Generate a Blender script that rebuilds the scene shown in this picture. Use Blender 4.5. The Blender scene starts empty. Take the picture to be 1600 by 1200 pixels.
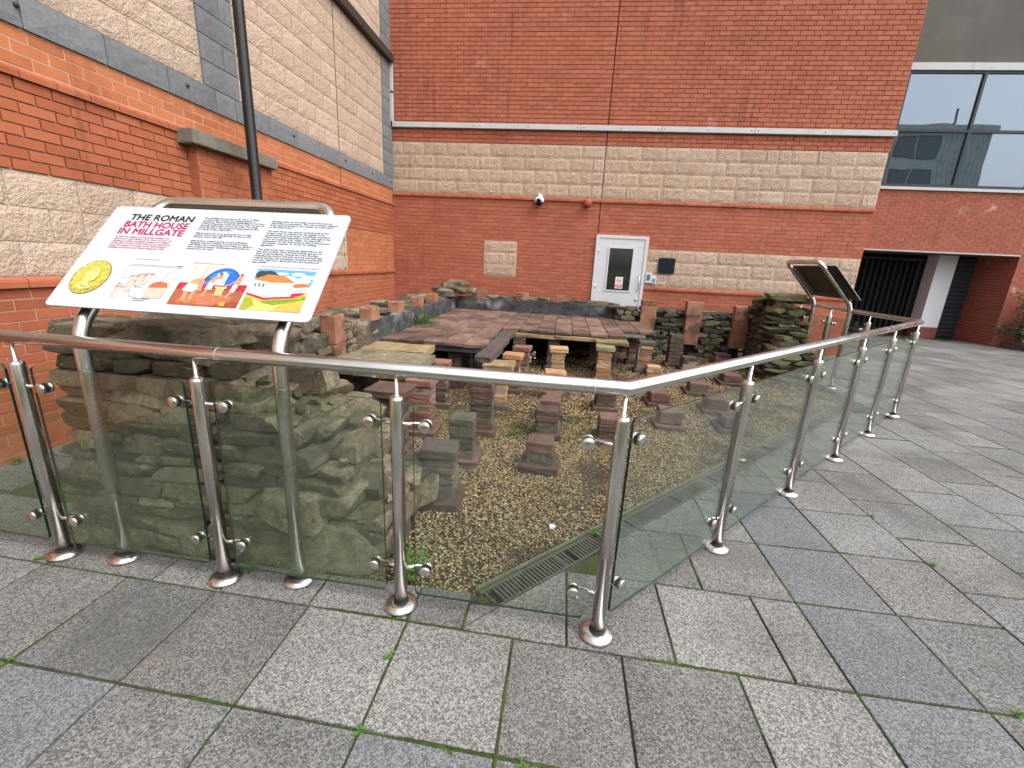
import bpy, bmesh, math, random
import numpy as np
from mathutils import Vector, Matrix, noise, Euler

R = math.radians
random.seed(7); rng = np.random.default_rng(7)
scene = bpy.context.scene
COL = scene.collection

# ------------------------------------------------------------------ camera
yaw, pitch, roll = R(6.135), R(15.521), R(-2.910)
cy_, sy_, cp_, sp_ = math.cos(yaw), math.sin(yaw), math.cos(pitch), math.sin(pitch)
fwd = Vector((-sy_*cp_, cy_*cp_, -sp_)); rgt = Vector((cy_, sy_, 0)); dwn = fwd.cross(rgt)
cr_, sr_ = math.cos(roll), math.sin(roll)
r2 = cr_*rgt + sr_*dwn; d2 = -sr_*rgt + cr_*dwn
CAM = Vector((0, 0, 1.5))
cd = bpy.data.cameras.new('camera'); cam = bpy.data.objects.new('camera', cd); COL.objects.link(cam)
mw = Matrix((( r2.x, -d2.x, -fwd.x, 0), (r2.y, -d2.y, -fwd.y, 0), (r2.z, -d2.z, -fwd.z, 1.5), (0, 0, 0, 1)))
cam.matrix_world = mw
cd.sensor_width = 36; cd.sensor_fit = 'HORIZONTAL'; cd.lens = 685.1/1600*36
cd.clip_start = 0.02; cd.clip_end = 1000
scene.camera = cam

# ------------------------------------------------------------------ light
SUN_EL, SUN_AZ = R(55), R(118)          # azimuth measured clockwise from +Y
w = bpy.data.worlds.new('World'); scene.world = w; w.use_nodes = True
nt = w.node_tree; nt.nodes.clear()
sky = nt.nodes.new('ShaderNodeTexSky'); sky.sky_type = 'NISHITA'; sky.sun_disc = False
sky.sun_elevation = SUN_EL; sky.sun_rotation = SUN_AZ; sky.air_density = 1.0; sky.dust_density = 4.0; sky.ozone_density = 1.0
hs = nt.nodes.new('ShaderNodeHueSaturation'); hs.inputs['Saturation'].default_value = 0.30
bg = nt.nodes.new('ShaderNodeBackground'); bg.inputs['Strength'].default_value = 0.15
wo = nt.nodes.new('ShaderNodeOutputWorld')
nt.links.new(sky.outputs[0], hs.inputs['Color']); nt.links.new(hs.outputs[0], bg.inputs['Color']); nt.links.new(bg.outputs[0], wo.inputs[0])
sl = bpy.data.lights.new('sun', 'SUN'); sl.energy = 0.9; sl.angle = R(80); sl.color = (1, .97, .93)
sun = bpy.data.objects.new('sun', sl); COL.objects.link(sun)
sdir = Vector((math.sin(SUN_AZ)*math.cos(SUN_EL), math.cos(SUN_AZ)*math.cos(SUN_EL), math.sin(SUN_EL)))
sun.rotation_euler = sdir.to_track_quat('Z', 'Y').to_euler(); sun.location = sdir*30
vs = scene.view_settings; vs.view_transform = 'Standard'; vs.look = 'None'; vs.exposure = 1.2; vs.gamma = 1; vs.use_curve_mapping = False
scene.cycles.max_bounces = 5; scene.cycles.diffuse_bounces = 2; scene.cycles.glossy_bounces = 3; scene.cycles.caustics_reflective = False; scene.cycles.caustics_refractive = False; scene.cycles.transparent_max_bounces = 20; scene.cycles.use_adaptive_sampling = True; scene.cycles.adaptive_threshold = 0.02

# ------------------------------------------------------------------ materials
MATS = {}
def newmat(name):
    m = bpy.data.materials.new(name); m.use_nodes = True; m.node_tree.nodes.clear(); MATS[name] = m
    return m, m.node_tree
class G:
    """tiny node helper"""
    def __init__(s, nt): s.nt = nt
    def n(s, t, **kw):
        x = s.nt.nodes.new('ShaderNode'+t)
        for k, v in kw.items(): setattr(x, k, v)
        return x
    def l(s, a, b): s.nt.links.new(a, b)
    def put(s, sock, v):
        if isinstance(v, bpy.types.NodeSocket): s.l(v, sock)
        else: sock.default_value = v
    def math(s, op, a, b=0.5, c=None, clamp=False):
        x = s.n('Math', operation=op); x.use_clamp = clamp; s.put(x.inputs[0], a); s.put(x.inputs[1], b)
        if c is not None: s.put(x.inputs[2], c)
        return x.outputs[0]
    def noise(s, vec, scale, detail=4, rough=.55, dist=0):
        x = s.n('TexNoise'); s.l(vec, x.inputs['Vector']); x.inputs['Scale'].default_value = scale
        x.inputs['Detail'].default_value = detail; x.inputs['Roughness'].default_value = rough; x.inputs['Distortion'].default_value = dist
        return x.outputs['Fac']
    def ramp(s, fac, stops, interp='LINEAR'):
        x = s.n('ValToRGB'); e = x.color_ramp; e.interpolation = interp
        while len(e.elements) < len(stops): e.elements.new(.5)
        for el, (p, c) in zip(e.elements, stops):
            el.position = p; el.color = (*c, 1) if len(c) == 3 else c
        s.put(x.inputs[0], fac); return x.outputs[0]
    def sstep(s, fac, lo, hi):
        x = s.n('MapRange', interpolation_type='SMOOTHSTEP'); s.put(x.inputs[0], fac); x.inputs[1].default_value = lo; x.inputs[2].default_value = hi
        return x.outputs[0]
    def mix(s, fac, a, b, mode='MIX'):
        x = s.n('Mix', data_type='RGBA', blend_type=mode); s.put(x.inputs[0], fac)
        s.put(x.inputs[6], a if isinstance(a, bpy.types.NodeSocket) else (*a, 1)); s.put(x.inputs[7], b if isinstance(b, bpy.types.NodeSocket) else (*b, 1))
        return x.outputs[2]
    def rnd(s):
        o = s.n('ObjectInfo').outputs['Random']; g = s.n('NewGeometry').outputs['Random Per Island']
        return s.math('FRACT', s.math('ADD', s.math('MULTIPLY', o, 7.31), s.math('MULTIPLY', g, 3.17)))

def surf(name, cols, nscale=6, rand=.5, stains=(), rough=.88, bumps=((90, .25, .004),), metallic=0, spec=.3, speck=None, island=True, obj=False, detail=3, streak=None):
    """cols: evenly spaced colour stops. stains: (colour, scale, lo, hi, amount, up) up=1 only on upward faces.
    speck: (scale, dark, light, amount)"""
    m, nt = newmat(name); g = G(nt)
    geo = g.n('NewGeometry'); pos = geo.outputs['Position']
    if obj: pos = g.n('TexCoord').outputs['Object']
    n1 = g.noise(pos, nscale, detail)
    n1 = g.math('MULTIPLY_ADD', g.math('SUBTRACT', n1, .5), 1.9, .5, True)
    fac = n1
    if rand > 0:
        r = g.rnd(); fac = g.math('ADD', g.math('MULTIPLY', n1, 1-rand), g.math('MULTIPLY', r, rand), clamp=True)
    k = max(1, len(cols)-1)
    c = g.ramp(fac, [(i/k, x) for i, x in enumerate(cols)]) if len(cols) > 1 else g.ramp(fac, [(0, cols[0]), (1, cols[0])])
    if speck:
        vo = g.n('TexVoronoi'); g.l(pos, vo.inputs['Vector']); vo.inputs['Scale'].default_value = speck[0]; sv = g.n('SeparateColor'); g.l(vo.outputs['Color'], sv.inputs[0]); sp = g.ramp(g.math('ADD', g.math('MULTIPLY', sv.outputs[0], .6), g.math('MULTIPLY', g.noise(pos, speck[0]*1.6, 1), .4)), [(.18, (speck[1],)*3), (.5, (.95,)*3), (.80, (speck[2],)*3)])
        c = g.mix(speck[3], c, sp, 'MULTIPLY')
    nz = None
    for (sc, s, lo, hi, am, up) in stains:
        mk = g.math('MULTIPLY', g.sstep(g.noise(pos, s, 3, .6), lo, hi), am)
        if up:
            if nz is None:
                sx = g.n('SeparateXYZ'); g.l(geo.outputs['Normal'], sx.inputs[0]); nz = g.sstep(sx.outputs[2], .2, .8)
            mk = g.math('MULTIPLY', mk, nz)
        c = g.mix(mk, c, sc)
    if streak:
        mp = g.n('Mapping'); g.l(pos, mp.inputs[0]); mp.inputs['Scale'].default_value = (7, 7, .55)
        mk = g.math('MULTIPLY', g.sstep(g.noise(mp.outputs[0], 1, 3, .65), streak[1], streak[2]), g.math('MULTIPLY', g.sstep(g.noise(pos, .55, 2), .42, .62), streak[3])); c = g.mix(mk, c, streak[0])
    b = g.n('BsdfPrincipled'); g.l(c, b.inputs['Base Color']); b.inputs['Roughness'].default_value = rough; b.inputs['Metallic'].default_value = metallic
    b.inputs['Specular IOR Level'].default_value = spec
    prev = None
    for (s, st, di) in bumps:
        bp = g.n('Bump'); bp.inputs['Strength'].default_value = st; bp.inputs['Distance'].default_value = di
        g.l(g.noise(pos, s, 2, .6), bp.inputs['Height'])
        if prev: g.l(prev, bp.inputs['Normal'])
        prev = bp.outputs[0]
    if prev: g.l(prev, b.inputs['Normal'])
    o = g.n('OutputMaterial'); g.l(b.outputs[0], o.inputs[0])
    return m
def flat(name, c, rough=.6, metallic=0, spec=.4):
    m, nt = newmat(name); g = G(nt); b = g.n('BsdfPrincipled'); b.inputs['Base Color'].default_value = (*c, 1); b.inputs['Roughness'].default_value = rough
    b.inputs['Metallic'].default_value = metallic; b.inputs['Specular IOR Level'].default_value = spec
    o = g.n('OutputMaterial'); g.l(b.outputs[0], o.inputs[0]); return m

EFF = ((.55, .42, .36), 2.3, .66, .80, .30, 0)
surf('brick_orange', [(.33, .108, .045), (.42, .140, .056), (.48, .172, .074)], 9, .6, [((.16, .05, .028), 1.1, .55, .8, .35, 0)], streak=((.10, .045, .03), .52, .72, .55))
surf('brick_left', [(.27, .078, .036), (.35, .102, .046), (.41, .130, .062)], 9, .6, [((.13, .04, .025), 1.3, .55, .8, .40, 0)], streak=((.10, .045, .03), .52, .72, .55))
surf('brick_back', [(.30, .088, .048), (.37, .113, .064), (.43, .145, .086)], 9, .5, [EFF, ((.16, .045, .03), .8, .52, .8, .35, 0)], streak=((.10, .045, .03), .52, .72, .55))
surf('brick_wing', [(.28, .080, .052), (.34, .105, .068), (.39, .132, .09)], 9, .45, [((.62, .52, .47), 1.7, .60, .72, .5, 0)], streak=((.10, .045, .03), .52, .72, .55))
surf('mortar_light', [(.44, .25, .17), (.54, .34, .24)], 12, 0)
surf('mortar_red', [(.27, .10, .068), (.35, .15, .105)], 12, 0)
surf('mortar_tan', [(.52, .43, .34), (.60, .51, .41)], 12, 0)
surf('split_stone', [(.36, .262, .195), (.455, .345, .265), (.54, .43, .34)], 26, .3, bumps=((40, .9, .018), (120, .7, .006)), streak=((.20, .16, .12), .50, .74, .45))
surf('split_stone_back', [(.345, .238, .172), (.45, .325, .242), (.55, .42, .325)], 26, .3, [((.56, .48, .40), 3, .62, .76, .5, 0)], bumps=((40, .9, .018), (120, .7, .006)), streak=((.20, .14, .10), .50, .74, .4))
surf('grey_block', [(.115, .12, .128), (.165, .17, .18), (.215, .22, .23)], 30, .4, bumps=((60, .4, .006), (200, .4, .003)))
surf('concrete_cap', [(.12, .108, .085), (.20, .18, .145)], 7, 0, [((.05, .05, .035), 5, .48, .7, .6, 0)])
surf('soffit', [(.10, .090, .081), (.135, .123, .112)], 1.6, 0, [((.08, .07, .065), .9, .5, .7, .5, 0)])
surf('paving_buff', [(.092, .088, .083), (.148, .143, .136), (.215, .209, .20)], 2.2, .5, [((.075, .072, .062), 1.4, .50, .72, .55, 0), ((.30, .255, .19), 3, .60, .8, .30, 0), ((.05, .05, .046), 30, .70, .74, .6, 0)], speck=(185, .34, 1.72, .97), bumps=((185, .6, .003),))
surf('paving_grey', [(.085, .084, .082), (.135, .134, .130), (.19, .188, .183)], 2.2, .5, [((.065, .066, .06), 1.4, .50, .72, .55, 0), ((.27, .25, .21), 3, .62, .8, .25, 0), ((.045, .045, .042), 30, .70, .74, .6, 0)], speck=(185, .34, 1.72, .97), bumps=((185, .6, .003),))
surf('paving_blue', [(.095, .098, .104), (.122, .126, .133), (.15, .155, .162)], 3, .4, [((.08, .085, .09), 2.6, .55, .80, .4, 0)], speck=(200, .42, 1.6, .97), bumps=((230, .6, .003),))
surf('moss', [(.020, .030, .008), (.038, .062, .012), (.075, .115, .02)], 25, .2, [((.05, .04, .02), 6, .5, .65, .6, 0)], bumps=((170, 1, .01),))
surf('joint_moss', [(.030, .034, .018), (.045, .055, .020), (.10, .085, .06)], 4, 0, [((.050, .090, .012), 2.2, .45, .58, .95, 0)], bumps=((160, .9, .01),))
surf('gravel_bed', [(.02, .015, .010), (.05, .036, .02), (.10, .07, .04)], 60, 0, [((.04, .036, .03), 1.2, .5, .7, .6, 0)], bumps=((90, 1, .02),))
surf('rubble', [(.050, .042, .029), (.105, .086, .056), (.18, .148, .098), (.29, .25, .178)], 7, .65, [((.035, .032, .026), 4, .50, .68, .75, 0), ((.40, .38, .31), 22, .66, .72, .55, 0), ((.085, .115, .028), 3.2, .54, .72, .55, 1)], speck=(45, .62, 1.3, .8), bumps=((30, .7, .010), (110, .8, .006)), streak=((.03, .028, .02), .48, .7, .5))
surf('rubble_dark', [(.028, .024, .019), (.06, .052, .039), (.115, .10, .072), (.18, .16, .115)], 9, .6, [((.018, .017, .015), 3, .48, .68, .7, 0), ((.34, .32, .26), 20, .68, .74, .5, 0), ((.07, .10, .025), 3, .54, .72, .5, 1)], bumps=((25, .7, .014), (90, .6, .006)))
surf('rubble_moss', [(.055, .055, .028), (.115, .11, .05), (.18, .165, .085), (.24, .21, .13)], 8, .55, [((.024, .022, .016), 4, .50, .68, .7, 0), ((.10, .135, .022), 4, .48, .66, .6, 1)], bumps=((25, .7, .014), (90, .6, .006)))
surf('old_mortar', [(.07, .062, .048), (.13, .118, .095), (.21, .195, .165)], 22, 0, [((.03, .028, .02), 6, .5, .68, .7, 0)], bumps=((60, 1, .02),))
surf('rubble_core', [(.018, .016, .013), (.045, .04, .03)], 20, 0, bumps=((40, .8, .02),))
surf('plaster', [(.022, .022, .023), (.055, .055, .056), (.13, .13, .128)], 5, 0, [((.33, .33, .32), 1.7, .56, .70, .6, 0), ((.012, .012, .012), 5, .52, .72, .55, 0)], bumps=((40, .6, .01), (160, .5, .004)))
surf('floor_tile', [(.052, .034, .027), (.105, .064, .048), (.17, .105, .078), (.29, .20, .155)], 7, .5, [((.03, .026, .026), 3, .5, .7, .6, 0), ((.24, .21, .185), 26, .67, .74, .5, 0)], bumps=((50, .6, .006), (180, .5, .003)))
surf('pila_dark', [(.045, .038, .033), (.088, .072, .06), (.16, .13, .10)], 11, .6, [((.035, .034, .034), 4, .5, .7, .6, 0), ((.16, .17, .12), 14, .62, .74, .4, 1)], bumps=((40, .8, .01), (150, .5, .004)))
surf('pila_purple', [(.055, .033, .028), (.095, .055, .045), (.17, .10, .08)], 11, .6, [((.035, .03, .028), 5, .5, .7, .55, 0), ((.26, .22, .19), 24, .66, .74, .4, 0)], bumps=((40, .8, .008), (150, .5, .004)))
surf('pila_orange', [(.22, .10, .05), (.34, .17, .085), (.42, .26, .14), (.34, .27, .17)], 10, .65, [((.10, .06, .04), 6, .52, .7, .5, 0)], bumps=((40, .8, .008), (150, .5, .004)))
surf('pila_red', [(.14, .06, .042), (.20, .095, .07), (.27, .15, .11)], 10, .6, [((.07, .04, .03), 6, .5, .7, .5, 0), ((.3, .25, .2), 24, .64, .74, .4, 0)], bumps=((40, .8, .008), (150, .5, .004)))
surf('pila_mortar', [(.20, .175, .14), (.30, .265, .21)], 30, 0)
surf('pila_grout', [(.07, .062, .05), (.14, .125, .10)], 30, 0)
surf('sandstone', [(.12, .085, .048), (.23, .16, .085), (.34, .25, .14)], 11, .3, [((.10, .095, .05), 3, .5, .7, .5, 0), ((.05, .045, .03), 7, .56, .72, .5, 0)], bumps=((30, .6, .008), (150, .5, .004)))
surf('sandstone_green', [(.10, .092, .058), (.19, .172, .11), (.28, .255, .17)], 16, .3, [((.55, .53, .46), 6, .68, .74, .7, 0), ((.06, .065, .03), 5, .52, .72, .6, 0)], bumps=((40, .8, .01), (150, .5, .004)))
surf('slab_green', [(.14, .155, .13), (.20, .215, .18)], 5, .2, [((.07, .08, .06), 4, .5, .7, .5, 0)], bumps=((60, .5, .005),))
surf('flue', [(.14, .062, .042), (.24, .105, .062), (.33, .16, .10), (.37, .21, .15)], 6, .35, [((.07, .045, .038), 4, .46, .64, .75, 0), ((.42, .33, .26), 30, .64, .74, .4, 0)], bumps=((70, .5, .004),))
surf('pebble', [(.030, .023, .016), (.11, .074, .034), (.28, .19, .082), (.43, .31, .15), (.24, .17, .095), (.66, .60, .48)], 2, .92, [((.028, .022, .014), .9, .50, .64, .70, 0)], rough=.7, bumps=())
surf('black_paint', [(.010, .010, .012), (.016, .016, .018)], 5, 0, rough=.35, bumps=())
surf('shutter', [(.045, .048, .062), (.06, .063, .08)], 5, .3, rough=.45, bumps=())
surf('white_paint', [(.52, .535, .565), (.60, .61, .635)], 3, 0, [((.5, .47, .42), 7, .64, .8, .3, 0)], rough=.45, bumps=())
surf('column_white', [(.80, .81, .84), (.84, .85, .88)], 3, 0, rough=.5, bumps=())
surf('trunking', [(.42, .44, .45), (.52, .54, .55)], 3, 0, [((.3, .3, .28), 5, .6, .8, .3, 0)], rough=.5, bumps=())
surf('dark_trim', [(.035, .030, .028), (.05, .043, .04)], 5, 0, rough=.5, bumps=())
surf('frame_grey', [(.028, .034, .042), (.04, .047, .057)], 5, 0, rough=.4, bumps=())
surf('office_concrete', [(.72, .73, .70), (.82, .83, .80)], 1.2, 0, [((.22, .22, .2), 1.5, .5, .75, .5, 0)], bumps=())
surf('leaf', [(.028, .075, .016), (.055, .13, .025), (.09, .19, .04)], 9, .7, rough=.55, bumps=())
surf('leaf_bright', [(.045, .12, .018), (.08, .18, .03), (.13, .25, .05)], 9, .7, rough=.55, bumps=())
surf('leaf_grey', [(.12, .17, .10), (.22, .28, .18), (.30, .34, .24)], 9, .7, rough=.6, bumps=())
surf('leaf_dry', [(.35, .32, .26), (.50, .48, .42)], 9, .7, rough=.7, bumps=())
surf('leaf_dark', [(.012, .030, .012), (.025, .055, .020), (.045, .09, .035), (.10, .15, .09)], 9, .8, rough=.35, bumps=())
surf('bark', [(.04, .03, .02), (.08, .06, .04)], 30, 0)
surf('grate', [(.075, .068, .062), (.125, .115, .10)], 20, .4, [((.12, .075, .045), 6, .55, .7, .5, 0)], rough=.6, metallic=.3, bumps=())
flat('black_gap', (.006, .006, .007), .9)
flat('rubber', (.012, .012, .012), .7)
flat('lens_black', (.008, .008, .01), .12)
flat('red_plastic', (.36, .07, .045), .45)
flat('plaque', (.006, .008, .018), .35, 0, .25)
flat('board_white', (.45, .485, .52), .35)
flat('board_back', (.045, .043, .036), .5)
flat('lcd', (.10, .12, .12), .3)
flat('door_dark', (.010, .012, .010), .08, 0, .6)
flat('sill_red', (.26, .085, .065), .7)
flat('lamp_black', (.010, .010, .011), .32)

def steel():
    m, nt = newmat('steel'); g = G(nt); pos = g.n('NewGeometry').outputs['Position']
    b = g.n('BsdfPrincipled'); b.inputs['Metallic'].default_value = 1
    c = g.ramp(g.noise(pos, 3, 5), [(.35, (.58, .55, .525)), (.65, (.70, .68, .66))]); g.l(c, b.inputs['Base Color'])
    r = g.ramp(g.noise(pos, 9, 4), [(.35, (.22,)*3), (.7, (.29,)*3)]); g.l(r, b.inputs['Roughness'])
    o = g.n('OutputMaterial'); g.l(b.outputs[0], o.inputs[0])
steel()
def schlick(g, f0=.04):
    geo = g.n('NewGeometry'); dt = g.n('VectorMath', operation='DOT_PRODUCT'); g.l(geo.outputs['Incoming'], dt.inputs[0]); g.l(geo.outputs['Normal'], dt.inputs[1])
    c = g.math('SUBTRACT', 1, g.math('ABSOLUTE', dt.outputs['Value']), clamp=True)
    return g.math('MULTIPLY_ADD', g.math('POWER', c, 5), 1-f0, f0)
def glass(name, film_lo, film_hi, tint, film=(.10, .145, .075)):
    """clear toughened glass with an algae film thicker towards the foot of the pane (object z)"""
    m, nt = newmat(name); g = G(nt); tc = g.n('TexCoord').outputs['Object']; pos = g.n('NewGeometry').outputs['Position']
    tr = g.n('BsdfTransparent'); tr.inputs[0].default_value = (*tint, 1)
    gl = g.n('BsdfGlossy'); gl.inputs['Roughness'].default_value = .02; gl.inputs[0].default_value = (1, 1, 1, 1)
    mx = g.n('MixShader'); g.l(schlick(g), mx.inputs[0]); g.l(tr.outputs[0], mx.inputs[1]); g.l(gl.outputs[0], mx.inputs[2])
    sx = g.n('SeparateXYZ'); g.l(tc, sx.inputs[0])
    h = g.math('SUBTRACT', 1, g.math('DIVIDE', sx.outputs[2], .95), clamp=True)
    h = g.math('POWER', h, 1.6)
    mp = g.n('Mapping'); g.l(pos, mp.inputs[0]); mp.inputs['Scale'].default_value = (9, 9, 1.3); nz = g.math('ADD', g.math('MULTIPLY', g.noise(pos, 3.5, 3, .65), .6), g.math('MULTIPLY', g.noise(mp.outputs[0], 1, 3, .6), .4))
    a = g.math('MULTIPLY', g.math('MULTIPLY_ADD', h, film_hi-film_lo, film_lo), g.math('MULTIPLY_ADD', nz, 1.6, .15), clamp=True)
    df = g.n('BsdfDiffuse'); g.l(g.ramp(g.noise(pos, 7, 4), [(.35, tuple(x*.75 for x in film)), (.7, tuple(x*1.35 for x in film))]), df.inputs[0])
    m2 = g.n('MixShader'); g.l(a, m2.inputs[0]); g.l(mx.outputs[0], m2.inputs[1]); g.l(df.outputs[0], m2.inputs[2])
    o = g.n('OutputMaterial'); g.l(m2.outputs[0], o.inputs[0])
glass('glass_dirty', .022, .20, (.93, .965, .935), (.13, .17, .095))
glass('glass_mid', .0, .075, (.95, .975, .955))
glass('glass_clean', .012, .13, (.925, .965, .94), (.16, .23, .17))
flat('glass_edge', (.008, .035, .024), .12, 0, .6)
def mirror(name, tint, dark, f0):
    m, nt = newmat(name); g = G(nt)
    gl = g.n('BsdfGlossy'); gl.inputs['Roughness'].default_value = .012; gl.inputs[0].default_value = (*tint, 1)
    pos = g.n('NewGeometry').outputs['Position']; bp = g.n('Bump'); bp.inputs['Strength'].default_value = .06; bp.inputs['Distance'].default_value = .05; g.l(g.noise(pos, .9, 1), bp.inputs['Height']); g.l(bp.outputs[0], gl.inputs['Normal'])
    df = g.n('BsdfDiffuse'); df.inputs[0].default_value = (*dark, 1)
    mx = g.n('MixShader'); g.l(schlick(g, f0), mx.inputs[0]); g.l(df.outputs[0], mx.inputs[1]); g.l(gl.outputs[0], mx.inputs[2])
    o = g.n('OutputMaterial'); g.l(mx.outputs[0], o.inputs[0])
mirror('window_glass', (.74, .86, 1.0), (.03, .04, .05), .24)
mirror('door_glass', (.8, .85, .85), (.012, .014, .012), .10)
COLS = {}
def ink(c):
    k = tuple(round(x, 3) for x in c)
    if k not in COLS: COLS[k] = surf('print_ink', [tuple(x*.78 for x in k), k, tuple(min(.9, x*1.22+.01) for x in k)], 70, 0, rough=.35, bumps=())
    return COLS[k]

# ------------------------------------------------------------------ mesh helpers
class MB:
    def __init__(s): s.v = []; s.f = []; s.m = []
    def add(s, v, f, mi=0):
        o = len(s.v); s.v += [tuple(x) for x in v]; s.f += [tuple(i+o for i in q) for q in f]; s.m += [mi]*len(f)
    def box(s, lo, hi, mi=0):
        x0, y0, z0 = lo; x1, y1, z1 = hi
        s.add([(x0, y0, z0), (x1, y0, z0), (x1, y1, z0), (x0, y1, z0), (x0, y0, z1), (x1, y0, z1), (x1, y1, z1), (x0, y1, z1)],
              [(0, 3, 2, 1), (4, 5, 6, 7), (0, 1, 5, 4), (1, 2, 6, 5), (2, 3, 7, 6), (3, 0, 4, 7)], mi)
    def prism(s, poly, z0, z1, mi=0):
        n = len(poly); s.add([(x, y, z0) for x, y in poly]+[(x, y, z1) for x, y in poly],
              [tuple(range(n))[::-1], tuple(range(n, 2*n))]+[(i, (i+1) % n, n+(i+1) % n, n+i) for i in range(n)], mi)
    def tube(s, pts, r, n=16, mi=0, caps=True):
        P = [Vector(p) for p in pts]; rings = []
        t0 = (P[1]-P[0]).normalized(); up = Vector((0, 0, 1)) if abs(t0.z) < .9 else Vector((0, 1, 0))
        a = t0.cross(up).normalized(); base = len(s.v)
        for i, p in enumerate(P):
            if i == 0: t = t0; pl = t
            elif i == len(P)-1: t = (P[i]-P[i-1]).normalized(); pl = t
            else:
                tp = (P[i]-P[i-1]).normalized(); t = (P[i+1]-P[i]).normalized(); pl = (tp+t).normalized()
            tp = (P[i]-P[i-1]).normalized() if i else t0
            a = (a - tp*a.dot(tp)).normalized(); b = tp.cross(a)
            rr = r[i] if isinstance(r, (list, tuple)) else r
            for k in range(n):
                an = 2*math.pi*k/n; q = a*math.cos(an)*rr+b*math.sin(an)*rr
                if 0 < i < len(P)-1: q = q - tp*(q.dot(pl)/tp.dot(pl))   # mitre
                s.v.append(tuple(p+q))
            if 0 < i < len(P)-1:
                tn = (P[i+1]-P[i]).normalized(); a = (tp.rotation_difference(tn)) @ a
        for i in range(len(P)-1):
            for k in range(n):
                s.f.append((base+i*n+k, base+i*n+(k+1) % n, base+(i+1)*n+(k+1) % n, base+(i+1)*n+k)); s.m.append(mi)
        if caps:
            s.f.append(tuple(base+k for k in range(n))[::-1]); s.f.append(tuple(base+(len(P)-1)*n+k for k in range(n))); s.m += [mi, mi]
    def lathe(s, prof, c, axis='z', n=24, mi=0):
        base = len(s.v); c = Vector(c)
        ax = Vector(axis) if not isinstance(axis, str) else Vector((0, 0, 1)); ax.normalize()
        a = ax.orthogonal().normalized(); b = ax.cross(a)
        for r, h in prof:
            for k in range(n):
                an = 2*math.pi*k/n; s.v.append(tuple(c+ax*h+(a*math.cos(an)+b*math.sin(an))*r))
        for i in range(len(prof)-1):
            for k in range(n):
                s.f.append((base+i*n+k, base+i*n+(k+1) % n, base+(i+1)*n+(k+1) % n, base+(i+1)*n+k)); s.m.append(mi)
        s.f.append(tuple(base+k for k in range(n))[::-1]); s.f.append(tuple(base+(len(prof)-1)*n+k for k in range(n))); s.m += [mi, mi]
    def mesh(s, name, mats, smooth=False):
        me = bpy.data.meshes.new(name); me.from_pydata(s.v, [], s.f)
        for m in (mats if isinstance(mats, (list, tuple)) else [mats]): me.materials.append(MATS[m] if isinstance(m, str) else m)
        if max(s.m, default=0): me.polygons.foreach_set('material_index', s.m)
        if smooth:
            me.polygons.foreach_set('use_smooth', [len(f) <= 4 for f in s.f])
        me.update(); return me
def ob(name, me, parent=None, loc=None, rot=None, scale=None):
    o = bpy.data.objects.new(name, me); COL.objects.link(o)
    if parent: o.parent = parent
    if loc is not None: o.location = loc
    if rot is not None: o.rotation_euler = rot
    if scale is not None: o.scale = scale
    return o
def part(name, mb, mats, parent=None, smooth=False, **k): return ob(name, mb.mesh(name, mats, smooth), parent, **k)
def tag(o, label, cat, group=None, kind=None):
    o['label'] = label
    if cat: o['category'] = cat
    if group: o['group'] = group
    if kind: o['kind'] = kind
    return o
def thing(name, label, cat, loc=(0, 0, 0), rz=0, group=None):
    o = bpy.data.objects.new(name, None); COL.objects.link(o); o.empty_display_size = .1; o.location = loc; o.rotation_euler = (0, 0, rz)
    return tag(o, label, cat, group)
def bevelled(mb, w, mats, name, seg=1, smooth=False):
    me = mb.mesh(name, mats); bm = bmesh.new(); bm.from_mesh(me)
    bmesh.ops.bevel(bm, geom=bm.edges[:], offset=w, segments=seg, affect='EDGES', profile=.6); bm.to_mesh(me); bm.free()
    if smooth: me.polygons.foreach_set('use_smooth', [True]*len(me.polygons))
    return me
def unitbox(mat, name='brick'):
    mb = MB(); mb.box((-.5, -.5, -.5), (.5, .5, .5)); return mb.mesh(name, mat)

# rocks: rounded, noisy unit cubes shared between stones
def rock(seed, n, mat, k=9.0, amp=.05, name='stone', cuts=7):
    bm = bmesh.new(); bmesh.ops.create_cube(bm, size=2)
    bmesh.ops.subdivide_edges(bm, edges=bm.edges[:], cuts=n-1, use_grid_fill=True)
    rd = random.Random(seed); off = Vector((rd.uniform(0, 90), rd.uniform(0, 90), rd.uniform(0, 90)))
    sh = [rd.uniform(-.14, .14) for _ in range(6)]
    pl = []
    for _ in range(cuts):       # chipped corners and split faces
        d = Vector((rd.choice((-1, 1))*rd.uniform(.3, 1), rd.choice((-1, 1))*rd.uniform(.3, 1), rd.choice((-1, 1))*rd.uniform(.15, .9))).normalized()
        pl.append((d, (abs(d.x)+abs(d.y)+abs(d.z))*rd.uniform(.62, .86)))
    for v in bm.verts:
        p = v.co.copy(); L = (abs(p.x)**k+abs(p.y)**k+abs(p.z)**k)**(1/k); p /= L
        for d, h in pl:
            e = p.dot(d)-h
            if e > 0: p -= d*e
        p.x *= 1+sh[0]*p.z+sh[1]*p.y; p.y *= 1+sh[2]*p.z+sh[3]*p.x; p.z *= 1+sh[4]*p.x+sh[5]*p.y
        q = noise.noise_vector(p*1.1+off)*amp*1.5+noise.noise_vector(p*3.1+off)*amp
        v.co = (p+q)*.5
    me = bpy.data.meshes.new(name); bm.to_mesh(me); bm.free(); me.materials.append(MATS[mat])
    me.polygons.foreach_set('use_smooth', [True]*len(me.polygons)); me.set_sharp_from_angle(angle=R(16)); return me
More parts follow.
